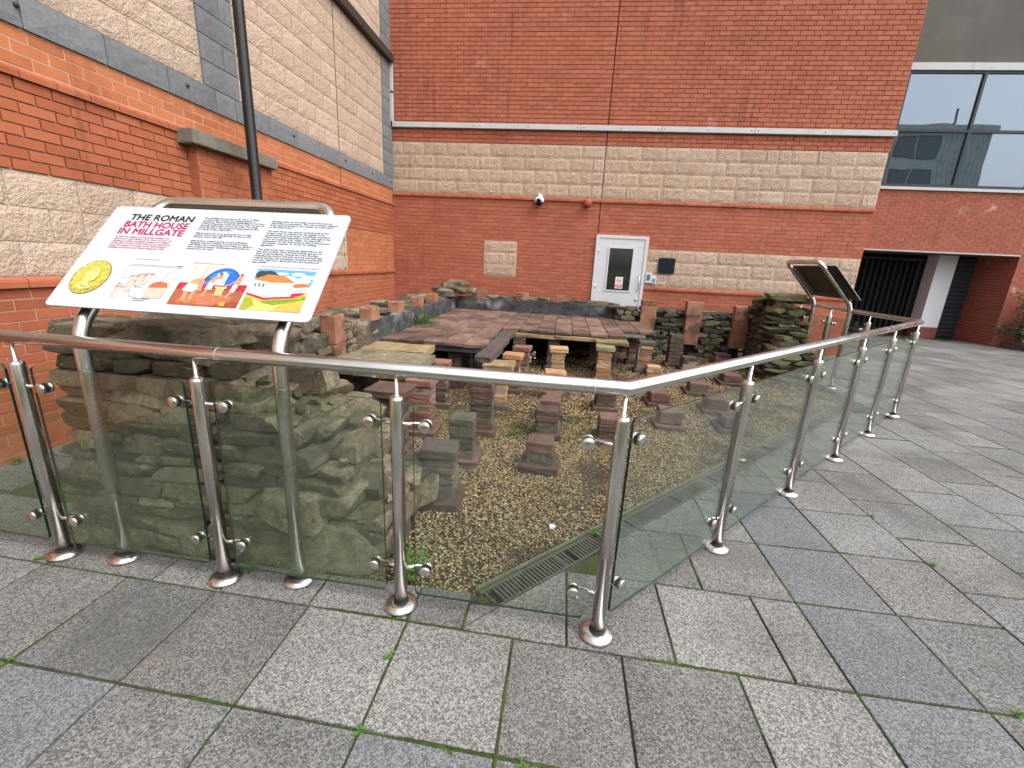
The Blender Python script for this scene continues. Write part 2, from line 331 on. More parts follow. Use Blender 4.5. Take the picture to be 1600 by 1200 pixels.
def tilemesh(seed, mat, name='tile'):
    """thin fired tile: chipped, slightly uneven edges"""
    bm = bmesh.new(); bmesh.ops.create_cube(bm, size=2); bmesh.ops.subdivide_edges(bm, edges=bm.edges[:], cuts=3, use_grid_fill=True)
    rd = random.Random(seed); off = Vector((rd.uniform(0, 90), rd.uniform(0, 90), rd.uniform(0, 90)))
    cx, cy = rd.choice((-1, 1)), rd.choice((-1, 1)); ch = rd.uniform(.03, .16)
    for v in bm.verts:
        p = v.co
        for i, e in ((0, .93), (1, .93), (2, .80)):
            if abs(abs(p[i])-.5) < .01: p[i] = math.copysign(e, p[i])
        on = sum(abs(abs(p[i])-1) < .01 for i in range(3))
        if on >= 2:
            for i, e in ((0, .975), (1, .975), (2, .93)):
                if abs(abs(p[i])-1) < .01: p[i] *= e
        if p.x*cx > .5 and p.y*cy > .5: p.x -= cx*ch*.5; p.y -= cy*ch*.5
        q = noise.noise_vector(p*1.4+off); q2 = noise.noise_vector(p*4+off); v.co = Vector((p.x+q.x*.05+q2.x*.03, p.y+q.y*.05+q2.y*.03, p.z+q.z*.09+q2.z*.07))*.5
    me = bpy.data.meshes.new(name); bm.to_mesh(me); bm.free(); me.materials.append(MATS[mat]); return me
ROCK = {m: [rock(i*13+len(m), 9, m, 16, .026, cuts=9) for i in range(14)] for m in ('rubble', 'rubble_dark', 'rubble_moss')}
ASH = {m: [rock(i*17+len(m)*5, 8, m, 22, .018, cuts=4) for i in range(16)] for m in ('rubble', 'rubble_dark', 'rubble_moss')}
TILE = {m: [tilemesh(i*7+len(m)*3, m) for i in range(7)] for m in ('pila_dark', 'pila_purple', 'pila_orange', 'pila_red', 'floor_tile', 'sandstone', 'sandstone_green')}
def stone(parent, c, size, rz=0, mat='rubble', tilt=.04, name='stone', kind=ROCK):
    return ob(name, random.choice(kind[mat]), parent, c, (random.uniform(-tilt, tilt)+(math.pi if random.random() < .5 else 0), random.uniform(-tilt, tilt), rz), size)

# split-faced blocks: front face at local y = 0 (towards -y), unit length and height
def splitblock(seed, mat, amp, nx=9, nz=5):
    rd = random.Random(seed); off = Vector((rd.uniform(0, 50), rd.uniform(0, 50), rd.uniform(0, 50))); mb = MB()
    V = []
    for j in range(nz+1):
        for i in range(nx+1):
            x, z = i/nx-.5, j/nz-.5; e = min(i, nx-i, (j)*1.0, (nz-j)*1.0); ed = 1 if e == 0 else .0
            d = noise.noise(Vector((x*5, z*2.4, 0))+off)*amp+noise.noise(Vector((x*13, z*6, 3))+off)*amp*.6
            V.append((x, -(amp*1.1+d)*(1-ed)-.002, z))
    F = [(j*(nx+1)+i, j*(nx+1)+i+1, (j+1)*(nx+1)+i+1, (j+1)*(nx+1)+i) for j in range(nz) for i in range(nx)]
    b = len(V); V += [(-.5, .05, -.5), (.5, .05, -.5), (.5, .05, .5), (-.5, .05, .5)]
    c0, c1, c2, c3 = 0, nx, (nz+1)*(nx+1)-1, nz*(nx+1)
    F += [tuple([b, b+1]+list(range(nx, -1, -1))), tuple([b+2, b+3]+[nz*(nx+1)+i for i in range(nx+1)]),
          tuple([b+3, b]+[j*(nx+1) for j in range(nz+1)]), tuple([b+1, b+2]+[j*(nx+1)+nx for j in range(nz, -1, -1)])]
    mb.add(V, F); return mb.mesh('stone_block', mat)
BLK = {'split_stone': [splitblock(i, 'split_stone', .0055) for i in range(10)], 'split_stone_back': [splitblock(i+30, 'split_stone_back', .009) for i in range(10)],
       'grey_block': [splitblock(i+60, 'grey_block', .004, 6, 4) for i in range(5)]}
BRICKMESH = {m: unitbox(m) for m in ('brick_orange', 'brick_left', 'brick_back', 'brick_wing')}
def bullmesh(mat):
    mb = MB(); pr = [(.05, -.5), (-.5, -.5), (-.5, .05), (-.44, .25), (-.32, .40), (-.15, .48), (.05, .5)]
    n = len(pr); V = [(-.5, y, z) for y, z in pr]+[(.5, y, z) for y, z in pr]
    mb.add(V, [tuple(range(n))[::-1], tuple(range(n, 2*n))]+[(i, (i+1) % n, n+(i+1) % n, n+i) for i in range(n)]); 
    me = mb.mesh('bullnose_brick', mat); return me
BULL = {m: bullmesh(m) for m in ('brick_left', 'brick_back')}

class Wall:
    """a facade: u along it, n outwards"""
    def __init__(s, root, o, u, ang): s.root = root; s.o = Vector(o); s.u = Vector(u); s.n = Vector((u[1], -u[0], 0)); s.ang = ang; s.b = []
    def P(s, u, d, z): return s.o+s.u*u+s.n*d+Vector((0, 0, z))
    def bricks(s, u0, u1, z0, z1, mat, holes=(), proud=0, shift=0, L=.225, gap=.010):
        n = max(1, round((z1-z0)/.075)); h = (z1-z0)/n
        for r in range(n):
            za, zb = z0+r*h, z0+(r+1)*h; zm = (za+zb)/2
            iv = [(u0, u1)]
            for (a, b, c, d) in holes:
                if c-.01 < zm < d+.01:
                    nv = []
                    for p, q in iv:
                        if b <= p or a >= q: nv.append((p, q)); continue
                        if a > p: nv.append((p, a))
                        if b < q: nv.append((b, q))
                    iv = nv
            for p, q in iv:
                k = math.floor((p-shift)/L)-1; off = shift+(r % 2)*L/2
                while True:
                    a = off+k*L; b = a+L; k += 1
                    if a >= q: break
                    a2, b2 = max(a, p), min(b, q)
                    if b2-a2 < .03: continue
                    s.b.append((a2+gap/2, b2-gap/2, za+gap/2, zb-gap/2, proud+random.uniform(-.0016, .0016), mat))
    def finish(s, cap=300, depth=.02):
        def key(t):
            c = s.P((t[0]+t[1])/2, 0, (t[2]+t[3])/2)-CAM; return -(t[1]-t[0])*(t[3]-t[2])*abs(c.normalized().dot(s.n))/c.length_squared*(1 if fwd.dot(c) > .3 and abs(r2.dot(c)) < 1.3*fwd.dot(c) and abs(d2.dot(c)) < .95*fwd.dot(c) else .01)
        s.b.sort(key=key)
        for t in s.b[:cap]:
            ob('brick', BRICKMESH[t[5]], s.root, s.P((t[0]+t[1])/2, t[4]-depth/2, (t[2]+t[3])/2), (0, 0, s.ang), (t[1]-t[0], depth, t[3]-t[2]))
        rest = s.b[cap:]
        if rest:
            ms = sorted({t[5] for t in rest}); mb = MB()
            for t in rest:
                q = [s.P(u, d, z) for z in (t[2], t[3]) for (u, d) in ((t[0], t[4]), (t[1], t[4]), (t[1], t[4]-depth), (t[0], t[4]-depth))]
                mb.add(q, [(0, 3, 2, 1), (4, 5, 6, 7), (0, 1, 5, 4), (1, 2, 6, 5), (2, 3, 7, 6), (3, 0, 4, 7)], ms.index(t[5]))
            o = part('brickwork', mb, ms, s.root); o['kind'] = 'stuff'
    def block(s, u0, u1, z0, z1, mat, proud, gap=.008):
        me = random.choice(BLK[mat])
        return ob('stone_block', me, s.root, s.P((u0+u1)/2, proud, (z0+z1)/2), (0, 0, s.ang), ((u1-u0-gap)*random.choice((1, -1)) if False else (u1-u0-gap), 1, z1-z0-gap))
    def blocks(s, u0, u1, z0, z1, rows, L, mat, proud, holes=(), edge=None):
        h = (z1-z0)/rows
        for r in range(rows):
            u = u0
            while u < u1-.02:
                l = L*random.choice((1, 1, 1, .5)) if random.random() < .35 else L
                if u == u0 and r % 2: l = L/2
                e = min(u+l, u1)
                if u1-e < .08: e = u1
                za, zb = z0+r*h, z0+(r+1)*h
                if not any(a < (u+e)/2 < b and c < (za+zb)/2 < d for a, b, c, d in holes): s.block(u, e, za, zb, mat, proud)
                u = e
    def bull(s, u0, u1, z0, h, mat, proud, L=.225, depth=.07):
        n = max(1, round((u1-u0)/L)); l = (u1-u0)/n
        for i in range(n):
            ob('bullnose_brick', BULL[mat], s.root, s.P(u0+(i+.5)*l, proud-depth/2, z0+h/2), (0, 0, s.ang), (l-.006, depth, h-.004))
    def slab(s, name, u0, u1, z0, z1, d0, d1, mat):
        mb = MB(); q = [s.P(u, d, z) for z in (z0, z1) for (u, d) in ((u0, d1), (u1, d1), (u1, d0), (u0, d0))]
        mb.add(q, [(0, 3, 2, 1), (4, 5, 6, 7), (0, 1, 5, 4), (1, 2, 6, 5), (2, 3, 7, 6), (3, 0, 4, 7)]); return part(name, mb, mat, s.root)

# ================================================================== GROUND
ANG = R(46.0); E1 = Vector((math.cos(ANG), math.sin(ANG), 0)); OUT = Vector((math.sin(ANG), -math.cos(ANG), 0))   # fence run and its outer side
S0 = Vector((-.30, 1.715, 0))                  # near end of drain
FX = 3.90                                      # far return of the railing
def drain_pt(t, off): p = S0+E1*t+OUT*off; return (p.x, p.y)
tE = (FX-.10-S0.x)/E1.x
ground = MB(); B = 160; zj = -.011
e = drain_pt(tE, .13); st = drain_pt(0, .13)
for poly in ([(-B, -B), (B, -B), (B, 1.69), (-B, 1.69)], [(-B, 1.69), (-2.75, 1.69), (-2.75, B), (-B, B)],
             [(st[0], 1.69), (B, 1.69), (B, B), (FX-.1, B), e, st], [(-2.75, 9.3), (FX-.1, 9.3), (FX-.1, B), (-2.75, B)]):
    ground.add([(x, y, zj) for x, y in poly], [tuple(range(len(poly)))])
paving = part('pavement', ground, 'joint_moss'); tag(paving, 'grey granite-textured slab paving with mossy joints', None, kind='structure')
pit = MB(); pit.add([(-3, 1.5, -.055), (FX+.3, 1.5, -.055), (FX+.3, 9.6, -.055), (-3, 9.6, -.055)], [(0, 1, 2, 3)])
o = part('gravel_bed', pit, 'gravel_bed'); tag(o, 'brown earth bed under the gravel inside the railing', None, kind='structure')

def clip(poly, fn):
    out = []
    for i in range(len(poly)):
        a, b = poly[i], poly[(i+1) % len(poly)]; fa, fb = fn(a), fn(b)
        if fa >= 0: out.append(a)
        if (fa >= 0) != (fb >= 0):
            t = fa/(fa-fb); out.append((a[0]+(b[0]-a[0])*t, a[1]+(b[1]-a[1])*t))
    return out
def area(p): return abs(sum(p[i][0]*p[(i+1) % len(p)][1]-p[(i+1) % len(p)][0]*p[i][1] for i in range(len(p))))/2
offn = lambda p: (Vector((p[0], p[1], 0))-S0).dot(OUT)-.145
JOINTS = []
SLABS = []      # (poly, material)
def slab(poly, mat=None):
    if len(poly) >= 3 and area(poly) > .004:
        SLABS.append((poly, mat or random.choice(('paving_buff', 'paving_buff', 'paving_buff', 'paving_grey', 'paving_grey'))))
def rect(x0, x1, y0, y1, sh=0):
    g = .0045; h = .006; JOINTS.append((x0, x1, y0, y1, sh)); return [(x0+g, y0+h+sh*(x0-1.2)), (x1-g, y0+h+sh*(x1-1.2)), (x1-g, y1-h+sh*(x1-1.2)), (x0+g, y1-h+sh*(x0-1.2))]
SH = -.024
xs = [-1.916+.4535*k for k in range(-4, 7)]
for j in range(-3, 1):              # rows in front of the railing
    y0, y1 = .98+.4575*j, .98+.4575*(j+1)
    cols = [x for x in xs if x < .9]+[.785+.0, 1.21] if j < 0 else None
    c = [-3.73, -3.277]+[-2.823+.4535*k for k in range(0, 7)]+[.340, .783, 1.21]
    for a, b in zip(c, c[1:]):
        m = None
        if j == -1: m = 'paving_grey' if random.random() < .7 else 'paving_blue'
        if j == 0: m = {-1.916: 'paving_grey', -2.37: 'paving_buff'}.get(round(a, 3), 'paving_buff')
        if j == 0 and -1.95 < a < -1.9: m = 'paving_grey'
        slab(rect(a, b, y0, y1, SH), m)
ya, yb = .98+.4575, 1.90            # the row under the front posts, cut along the gravel
for a, b in ((-3.73, -3.28), (-3.28, -2.83), (-2.83, -2.37), (-2.37, -1.80), (-1.80, -1.45), (-1.45, -1.017), (-1.017, -.56), (-.56, -.318)):
    p = rect(a, b, ya, yb, SH)
    slab(clip(p, lambda q: 1.69-q[1]) if a > -2.83 else p, 'paving_buff')
p = rect(-.318, .12, ya, yb, SH); slab(clip(p, offn), 'paving_buff'); slab(clip(clip(p, lambda q: -offn(q)-.006), lambda q: 1.625-q[1]), 'paving_buff')
for a, b in ((.12, .556), (.556, 1.0), (1.0, 1.21)): slab(clip(rect(a, b, ya, yb, SH), offn), 'paving_buff')
for r, c in enumerate(([.33, .786, 1.21], [.56, .99, 1.21], [.33, .786, 1.21], [.56, 1.0, 1.21])):
    y0, y1 = 1.90+.4625*r, 1.90+.4625*(r+1)
    for a, b in zip(c, c[1:]): slab(clip(rect(a, b, y0, y1, SH), offn), 'paving_buff' if r != 1 else 'paving_grey')
for k in range(-4, 20):             # the blue-grey band
    slab(clip(rect(1.21, 1.66, 1.435+.4635*k, 1.435+.4635*(k+1)), offn), 'paving_blue')
for i in range(0, 30):              # staggered columns to the right
    x0 = 1.66+.4535*i
    for k in range(-4, 28):
        y0 = 1.435+.4645*k+(.232 if i % 2 else 0); y1 = y0+.4645
        if x0 > y0*1.25+2.6 or y0 > 13.2 or x0+.5 < FX-.2 and y0 > 5.3 or y1 < .1: continue
        if y1 > 12.8 and x0 > 11: continue
        p = rect(x0, x0+.4535, y0, y1)
        if y0 > 5.1 and i >= 4: p = clip(p, lambda q: q[0]-(FX-.1))
        elif x0 < FX: p = clip(p, offn)
        slab(p)
for i in range(2):                  # between ruin and left wall
    for k in range(0, 16):
        y0 = 1.93+.4575*k+(.2 if i else 0)
        slab(rect(-3.73+.4535*i, -3.73+.4535*(i+1), y0, y0+.4575, SH))
SLABS.sort(key=lambda t: (t[0][0][0]**2+(t[0][0][1])**2))
def slabmesh(poly, mat, z):
    mb = MB(); cx = sum(p[0] for p in poly)/len(poly); cy = sum(p[1] for p in poly)/len(poly)
    mb.prism([(x-cx, y-cy) for x, y in poly], -.06, 0); 
    me = mb.mesh('paving_slab', mat); bm = bmesh.new(); bm.from_mesh(me)
    bmesh.ops.bevel(bm, geom=[e for e in bm.edges if all(v.co.z > -.01 for v in e.verts)], offset=.004, segments=2, affect='EDGES', profile=.5); bm.to_mesh(me); bm.free()
    return me, (cx, cy, z)
if sum(1 for p in SLABS) and True:
    for i, (p, m) in enumerate(SLABS[:300]):
        a2 = sum(p[q][0]*p[(q+1) % len(p)][1]-p[(q+1) % len(p)][0]*p[q][1] for q in range(len(p)))
        if a2 < 0: p = p[::-1]
        me, lc = slabmesh(p, m, random.uniform(-.0015, .0015)); ob('paving_slab', me, paving, lc, (random.uniform(-.002, .002), random.uniform(-.002, .002), 0))
    mb = MB(); ms = ['paving_buff', 'paving_grey', 'paving_blue']
    for p, m in SLABS[300:]: mb.prism(p, -.06, random.uniform(-.002, .002), ms.index(m))
    if mb.v: o = part('paving_slabs', mb, ms, paving); o['kind'] = 'stuff'

# moss swelling out of the nearer joints
def moss():
    mb = MB(); off = Vector((3, 9, 1)); seen = set()
    def run(p, q):
        k = (round(p[0], 2), round(p[1], 2), round(q[0], 2), round(q[1], 2))
        if k in seen: return
        seen.add(k); d = Vector((q[0]-p[0], q[1]-p[1], 0)); L = d.length
        if L < .05: return
        d.normalize(); s = Vector((-d.y, d.x, 0)); n = int(L/.011); prev = None
        for i in range(n+1):
            c = Vector((p[0], p[1], 0))+d*(L*i/n); m = noise.noise(c*1.7+off)+.55*noise.noise(c*7+off)+.02
            w_ = max(0, m)*.020+.002*noise.noise(c*90); w_ = min(w_, .011)
            if c.y > 1.69 and offn((c.x, c.y)) < 0 and c.x < FX-.1: w_ = 0
            if w_ < .0015: prev = None; continue
            z = -.006+min(w_, .009)*.9+.002*noise.noise(c*70+off); j = s*(.003*noise.noise(c*45))
            cur = [c-s*w_+j+Vector((0, 0, -.006)), c-s*w_*.4+j+Vector((0, 0, z)), c+s*w_*.4+j+Vector((0, 0, z)), c+s*w_+j+Vector((0, 0, -.006))]
            b = len(mb.v); mb.v += [tuple(x) for x in cur]
            if prev is not None:
                for t in range(3): mb.f.append((prev+t, b+t, b+t+1, prev+t+1)); mb.m.append(0)
            prev = b
    for (x0, x1, y0, y1, sh) in JOINTS:
        if x0*x0+y0*y0 > 40: continue
        a = lambda x, y: (x, y+sh*(x-1.2))
        run(a(x0, y0), a(x1, y0)); run(a(x0, y0), a(x0, y1))
    o = part('moss', mb, 'moss', None, True); tag(o, 'green moss growing in the paving joints', 'moss', kind='stuff')
moss()

# ------------------------------------------------------------------ gravel
def in_pit(x, y):
    return (y > 1.70) & (y < 8.6) & (x > -2.3) & (x < FX-.1) & (((x-S0.x)*OUT.x+(y-S0.y)*OUT.y) < -.012)
def gravel():
    pts = []
    for n, y0, y1, rlo, rhi in ((62000, 1.68, 4.2, .0045, .0095), (42000, 4.2, 6.4, .006, .011), (16000, 6.4, 8.6, .009, .014)):
        x = rng.uniform(-2.3, FX, n*2); y = rng.uniform(y0, y1, n*2)
        k = in_pit(x, y) & ~((x < -.95) & (y < 2.4)); x, y = x[k], y[k]
        x, y = x[:n], y[:n]; pts.append(np.c_[x, y, rng.uniform(rlo, rhi, len(x))])
    P = np.vstack(pts); N = len(P)
    base = np.array([(1, 0, 0), (-1, 0, 0), (0, 1, 0), (0, -1, 0), (0, 0, 1), (0, 0, -1)], float)
    sc = P[:, 2, None]*np.c_[rng.uniform(.8, 1.5, N), rng.uniform(.7, 1.1, N), rng.uniform(.5, .8, N)]
    V = base[None]*sc[:, None, :]; V += rng.normal(0, .16, V.shape)*P[:, 2, None, None]
    a = rng.uniform(0, 6.283, N); t = rng.normal(0, .35, N)
    c, s = np.cos(t), np.sin(t); y2 = V[..., 1]*c[:, None]-V[..., 2]*s[:, None]; z2 = V[..., 1]*s[:, None]+V[..., 2]*c[:, None]
    c, s = np.cos(a), np.sin(a); x3 = V[..., 0]*c[:, None]-y2*s[:, None]; y3 = V[..., 0]*s[:, None]+y2*c[:, None]
    und = .008*np.sin(P[:, 0]*2.1+1)*np.sin(P[:, 1]*1.7)
    V = np.stack([x3+P[:, 0, None], y3+P[:, 1, None], z2-.050+und[:, None]+(rng.uniform(-.002, .006, N))[:, None]], -1).reshape(-1, 3)
    F = np.array([(0, 2, 4), (2, 1, 4), (1, 3, 4), (3, 0, 4), (2, 0, 5), (1, 2, 5), (3, 1, 5), (0, 3, 5)])
    F = (F[None]+(np.arange(N)*6)[:, None, None]).reshape(-1, 3)
    me = bpy.data.meshes.new('gravel'); me.vertices.add(len(V)); me.vertices.foreach_set('co', V.ravel())
    me.loops.add(F.size); me.loops.foreach_set('vertex_index', F.ravel().astype(np.int32)); me.polygons.add(len(F))
    me.polygons.foreach_set('loop_start', np.arange(0, F.size, 3, dtype=np.int32)); me.polygons.foreach_set('loop_total', np.full(len(F), 3, dtype=np.int32))
    me.update(calc_edges=True); me.validate(); me.materials.append(MATS['pebble'])
    me.polygons.foreach_set('use_smooth', [True]*len(me.polygons))
    o = ob('gravel', me); tag(o, 'loose golden brown pea gravel covering the ground between the tile pillars', 'gravel', kind='stuff')
gravel()

# ================================================================== BUILDINGS
XW, YB, YW = -3.70, 9.44, 12.80
# ---- left building
lb = thing('brick_building', 'left building of orange brick with tan split-stone panels framed in grey blocks', 'building', (XW, 0, 0)); lb.location = (0, 0, 0)
WL = Wall(lb, (XW, 0, 0), (0, 1, 0), R(90))
mb = MB(); mb.box((XW-6, -3, -.05), (XW-.05, YB+.3, 7.4)); part('wall_core', mb, 'mortar_light', lb)
PIER = (4.24, 5.36)
u0 = .2
WL.slab('mortar_backing', -3, YB, -.05, 1.20, -.1, -.005, 'mortar_light'); WL.slab('mortar_backing', -3, YB, 1.20, 1.95, -.1, -.013, 'mortar_tan'); WL.slab('mortar_backing', -3, YB, 1.95, 2.82, -.1, -.006, 'mortar_light'); WL.slab('mortar_backing', -3, YB, 2.82, 7.4, -.1, -.008, 'mortar_tan')
WL.slab('base_strip', -3, YB, -.05, .035, -.02, .004, 'brick_left')
WL.bricks(u0, YB, .04, 1.165, 'brick_left'); WL.bull(u0, YB, 1.165, .075, 'brick_left', .028)
WL.blocks(u0-.2, 7.36, 1.242, 1.93, 3, .45, 'split_stone', -.008, holes=[(PIER[0]-.1, PIER[1]+.05, 0, 3)])
WL.slab('mortar_backing', 7.36, YB, 1.242, 1.93, -.013, -.009, 'mortar_light'); WL.bricks(7.36, YB, 1.242, 1.93, 'brick_orange', proud=-.002)
WL.bricks(u0, YB, 1.932, 2.51, 'brick_left', proud=.008, shift=.06); WL.bull(u0, YB, 2.51, .07, 'brick_left', .028)
WL.bricks(u0, YB, 2.585, 2.822, 'brick_orange', proud=-.004, shift=.1)
WL.blocks(u0, YB, 2.824, 3.04, 1, .56, 'grey_block', .012)
WL.blocks(4.55, 5.05, 3.04, 5.06, 9, .6, 'grey_block', .012); WL.blocks(9.0, YB, 3.04, 5.06, 9, .6, 'grey_block', .012)
for a, b in ((u0, 4.55), (5.05, 7.25), (7.262, 9.0)): WL.blocks(a, b, 3.042, 5.06, 9, .45, 'split_stone', -.004)
WL.blocks(5.05, 9.0, 5.2, 6.32, 5, .45, 'split_stone', -.004); WL.blocks(9.0, YB, 5.2, 6.32, 5, .6, 'grey_block', .012); WL.blocks(4.55, 5.05, 5.2, 6.32, 5, .6, 'grey_block', .012); WL.blocks(1.0, 4.55, 5.2, 6.32, 5, .45, 'split_stone', -.004)
WL.slab('movement_joint', 7.25, 7.262, .04, 5.06, -.01, -.001, 'black_gap')
WL.slab('string_course', -3, YB-.06, 5.06, 5.19, -.02, .10, 'dark_trim')
WL.slab('pier_core', PIER[0], PIER[1], -.05, 2.42, -.01, .092, 'mortar_light')
WL.bricks(PIER[0], PIER[1], .04, 2.42, 'brick_left', proud=.10, shift=PIER[0]+.02)
mb = MB(); mb.box((-.62, -.1, -.065), (.62, .1, .065)); me = bevelled(mb, .012, 'concrete_cap', 'pier_cap', 2); ob('pier_cap', me, lb, (XW+.08, 4.745, 2.485), (0, 0, R(90)))
WP = Wall(lb, (XW, PIER[0], 0), (1, 0, 0), 0); WP.bricks(.004, .098, .04, 2.42, 'brick_left', proud=.004, gap=.008); WP.finish(60)
WL.finish()
# fixing studs on the grey band
for u in (2.98, 4.32, 6.0, 7.4, 8.4, 9.3):
    mb = MB(); mb.lathe([(.016, 0), (.016, .012), (.008, .02)], WL.P(u, .018, 2.95), (1, 0, 0), 10); part('fixing_stud', mb, 'dark_trim', lb)

# ---- back building
bb = thing('brick_building', 'middle red brick building facing the bath house with white glazed door and tan stone bands', 'building')
WB = Wall(bb, (0, YB, 0), (1, 0, 0), 0)
mb = MB(); mb.box((XW-.04, YB+.05, -.05), (5.56, YB+8, 8.2)); part('wall_core', mb, 'mortar_red', bb)
WB.slab('mortar_backing', XW-.04, 5.56, -.05, 8.2, -.1, -.005, 'mortar_red')
D0, D1, DT = .545, 1.58, 2.118
holes = [(D0, D1, -.1, DT), (-1.742, -1.055, 1.205, 1.912), (D1, 5.6, 1.15, 1.88)]
WB.bricks(XW, .558, .0, 2.715, 'brick_back', holes); WB.bricks(.572, 5.565, .0, 2.715, 'brick_back', holes, shift=.08)
WB.bull(XW, 5.575, 2.715, .07, 'brick_back', .03)
WB.slab('stone_backing', XW, 5.57, 2.785, 3.725, -.02, -.002, 'mortar_tan')
WB.blocks(XW, .56, 2.788, 3.725, 4, .45, 'split_stone_back', .002); WB.blocks(.57, 5.575, 2.788, 3.725, 4, .45, 'split_stone_back', .002)
WB.bricks(XW, .558, 3.728, 6.55, 'brick_back', proud=.012); WB.bricks(.572, 5.59, 3.728, 6.55, 'brick_back', proud=.012, shift=.08)
WB.slab('stone_backing', -1.742, -1.055, 1.205, 1.912, -.02, -.003, 'mortar_tan')
for r in range(3):
    z0 = 1.21+r*.234
    WB.block(-1.74, -1.285 if r % 2 else -1.057, z0, z0+.234, 'split_stone_back', .0)
    if r % 2: WB.block(-1.285, -1.057, z0, z0+.234, 'split_stone_back', .0)
WB.slab('stone_backing', D1, 5.555, 1.165, 1.88, -.02, -.003, 'mortar_tan')
WB.blocks(D1+.005, 5.56, 1.168, 1.88, 3, .45, 'split_stone_back', .0); WB.bull(D1+.01, 5.565, 1.09, .073, 'brick_back', .028)
WB.slab('movement_joint', .558, .572, 0, 6.6, -.012, -.002, 'black_gap')
WB.finish()
# return of the corner, and door
mb = MB(); mb.box((5.44, YB+.002, 0), (5.565, YB+8, 8.2)); part('corner_return', mb, 'brick_back', bb)
df = MB()
for lo, hi in (((D0, YB-.035, 0), (D0+.06, YB+.02, DT)), ((D1-.06, YB-.035, 0), (D1, YB+.02, DT)), ((D0+.06, YB-.035, DT-.06), (D1-.06, YB+.02, DT))): df.box(lo, hi)
door = part('door_frame', df, 'white_paint', bb)
lf = MB(); PX0, PX1, PZ0, PZ1 = .83, 1.30, 1.045, 1.875
for lo, hi in (((D0+.063, 0, .02), (PX0, 0, DT-.063)), ((PX1, 0, .02), (D1-.063, 0, DT-.063)), ((PX0, 0, PZ1), (PX1, 0, DT-.063)), ((PX0, 0, .02), (PX1, 0, PZ0))):
    lf.box((lo[0], YB-.022, lo[2]), (hi[0], YB+.01, hi[2]))
leaf = part('door_leaf', lf, 'white_paint', bb)
bd = MB()
for lo, hi in (((PX0-.025, PZ0-.025), (PX0+.004, PZ1+.025)), ((PX1-.004, PZ0-.025), (PX1+.025, PZ1+.025)), ((PX0+.004, PZ1-.004), (PX1-.004, PZ1+.025)), ((PX0+.004, PZ0-.025), (PX1-.004, PZ0+.004))):
    bd.box((lo[0], YB-.034, lo[1]), (hi[0], YB-.0225, hi[1]))
part('glazing_bead', bd, 'white_paint', leaf)
mb = MB(); mb.box((PX0-.002, YB-.012, PZ0-.002), (PX1+.002, YB-.004, PZ1+.002)); part('glass_pane', mb, 'door_glass', leaf)
mb = MB(); mb.tube([(1.475, YB-.022, 1.36), (1.475, YB-.06, 1.36), (1.475, YB-.06, 1.06), (1.475, YB-.022, 1.06)], .008, 10); part('handle', mb, 'steel', leaf, True)
mb = MB(); mb.lathe([(.024, 0), (.024, .012), (.012, .016)], (1.46, YB-.022, .875), (0, -1, 0), 16); part('lock', mb, 'steel', leaf, True)
for z in (.5, 1.05, 1.75): mb = MB(); mb.tube([(D0+.062, YB-.03, z), (D0+.062, YB-.03, z+.11)], .008, 8); part('hinge', mb, 'steel', leaf, True)
# no smoking sticker
sg = thing('door_sign', 'small white no-smoking notice stuck on the glass of the white door', 'sign', (1.083, YB-.013, 1.20))
mb = MB(); mb.box((-.075, -.002, -.115), (.075, 0, .115)); part('card', mb, ink((.75, .75, .76)), sg)
mb = MB(); n = 28
mb.add([(.056*math.cos(6.2832*i/n)*q, -.0025, .038+.056*math.sin(6.2832*i/n)*q) for q in (1, .82) for i in range(n)], [(i, (i+1) % n, n+(i+1) % n, n+i) for i in range(n)])
c, s_ = math.cos(R(45)), math.sin(R(45)); mb.add([(x*c+z*s_, -.0026, .038-x*s_+z*c) for x, z in ((-.052, -.006), (.052, -.006), (.052, .006), (-.052, .006))], [(0, 1, 2, 3)])
mb.add([(-.065, -.0025, -.10), (.065, -.0025, -.10), (.065, -.0025, -.035), (-.065, -.0025, -.035)], [(0, 1, 2, 3)])
part('prohibition_symbol', mb, ink((.55, .03, .05)), sg)
mb = MB(); mb.add([(-.036, -.0022, .030), (.03, -.0022, .030), (.03, -.0022, .042), (-.036, -.0022, .042)], [(0, 1, 2, 3)]); part('cigarette', mb, ink((.03, .03, .03)), sg)
mb = MB()
for z in (-.055, -.078): mb.add([(-.048, -.003, z), (.048, -.003, z), (.048, -.003, z+.008), (-.048, -.003, z+.008)], [(0, 1, 2, 3)])
part('lettering', mb, ink((.75, .75, .76)), sg)
# keypad and intercom, plaque
kp = thing('intercom', 'taller white entry intercom with grey screen beside the white door', 'intercom', (1.655, YB, 1.325)); mb = MB(); mb.box((-.065, -.045, -.10), (.065, .0, .10)); ob('casing', bevelled(mb, .01, 'white_paint', 'casing', 2), kp)
mb = MB(); mb.box((-.035, -.048, -.05), (.03, -.0455, .07)); part('screen', mb, 'lcd', kp)
kp = thing('keypad', 'smaller white keypad box right of the entry intercom', 'keypad', (1.77, YB, 1.285)); mb = MB(); mb.box((-.045, -.04, -.075), (.045, .0, .075)); ob('casing', bevelled(mb, .008, 'white_paint', 'casing', 2), kp)
for i in range(3):
    for j in range(4):
        mb = MB(); mb.box((-.028+i*.02, -.044, -.05+j*.022), (-.014+i*.02, -.0395, -.036+j*.022)); part('button', mb, 'lcd', kp)
pq = thing('wall_plaque', 'dark blue square plaque on the tan stone right of the door', 'plaque', (1.98, YB-.022, 1.578)); mb = MB(); mb.box((-.16, -.016, -.152), (.16, 0, .152)); ob('plate', bevelled(mb, .004, 'plaque', 'plate'), pq)
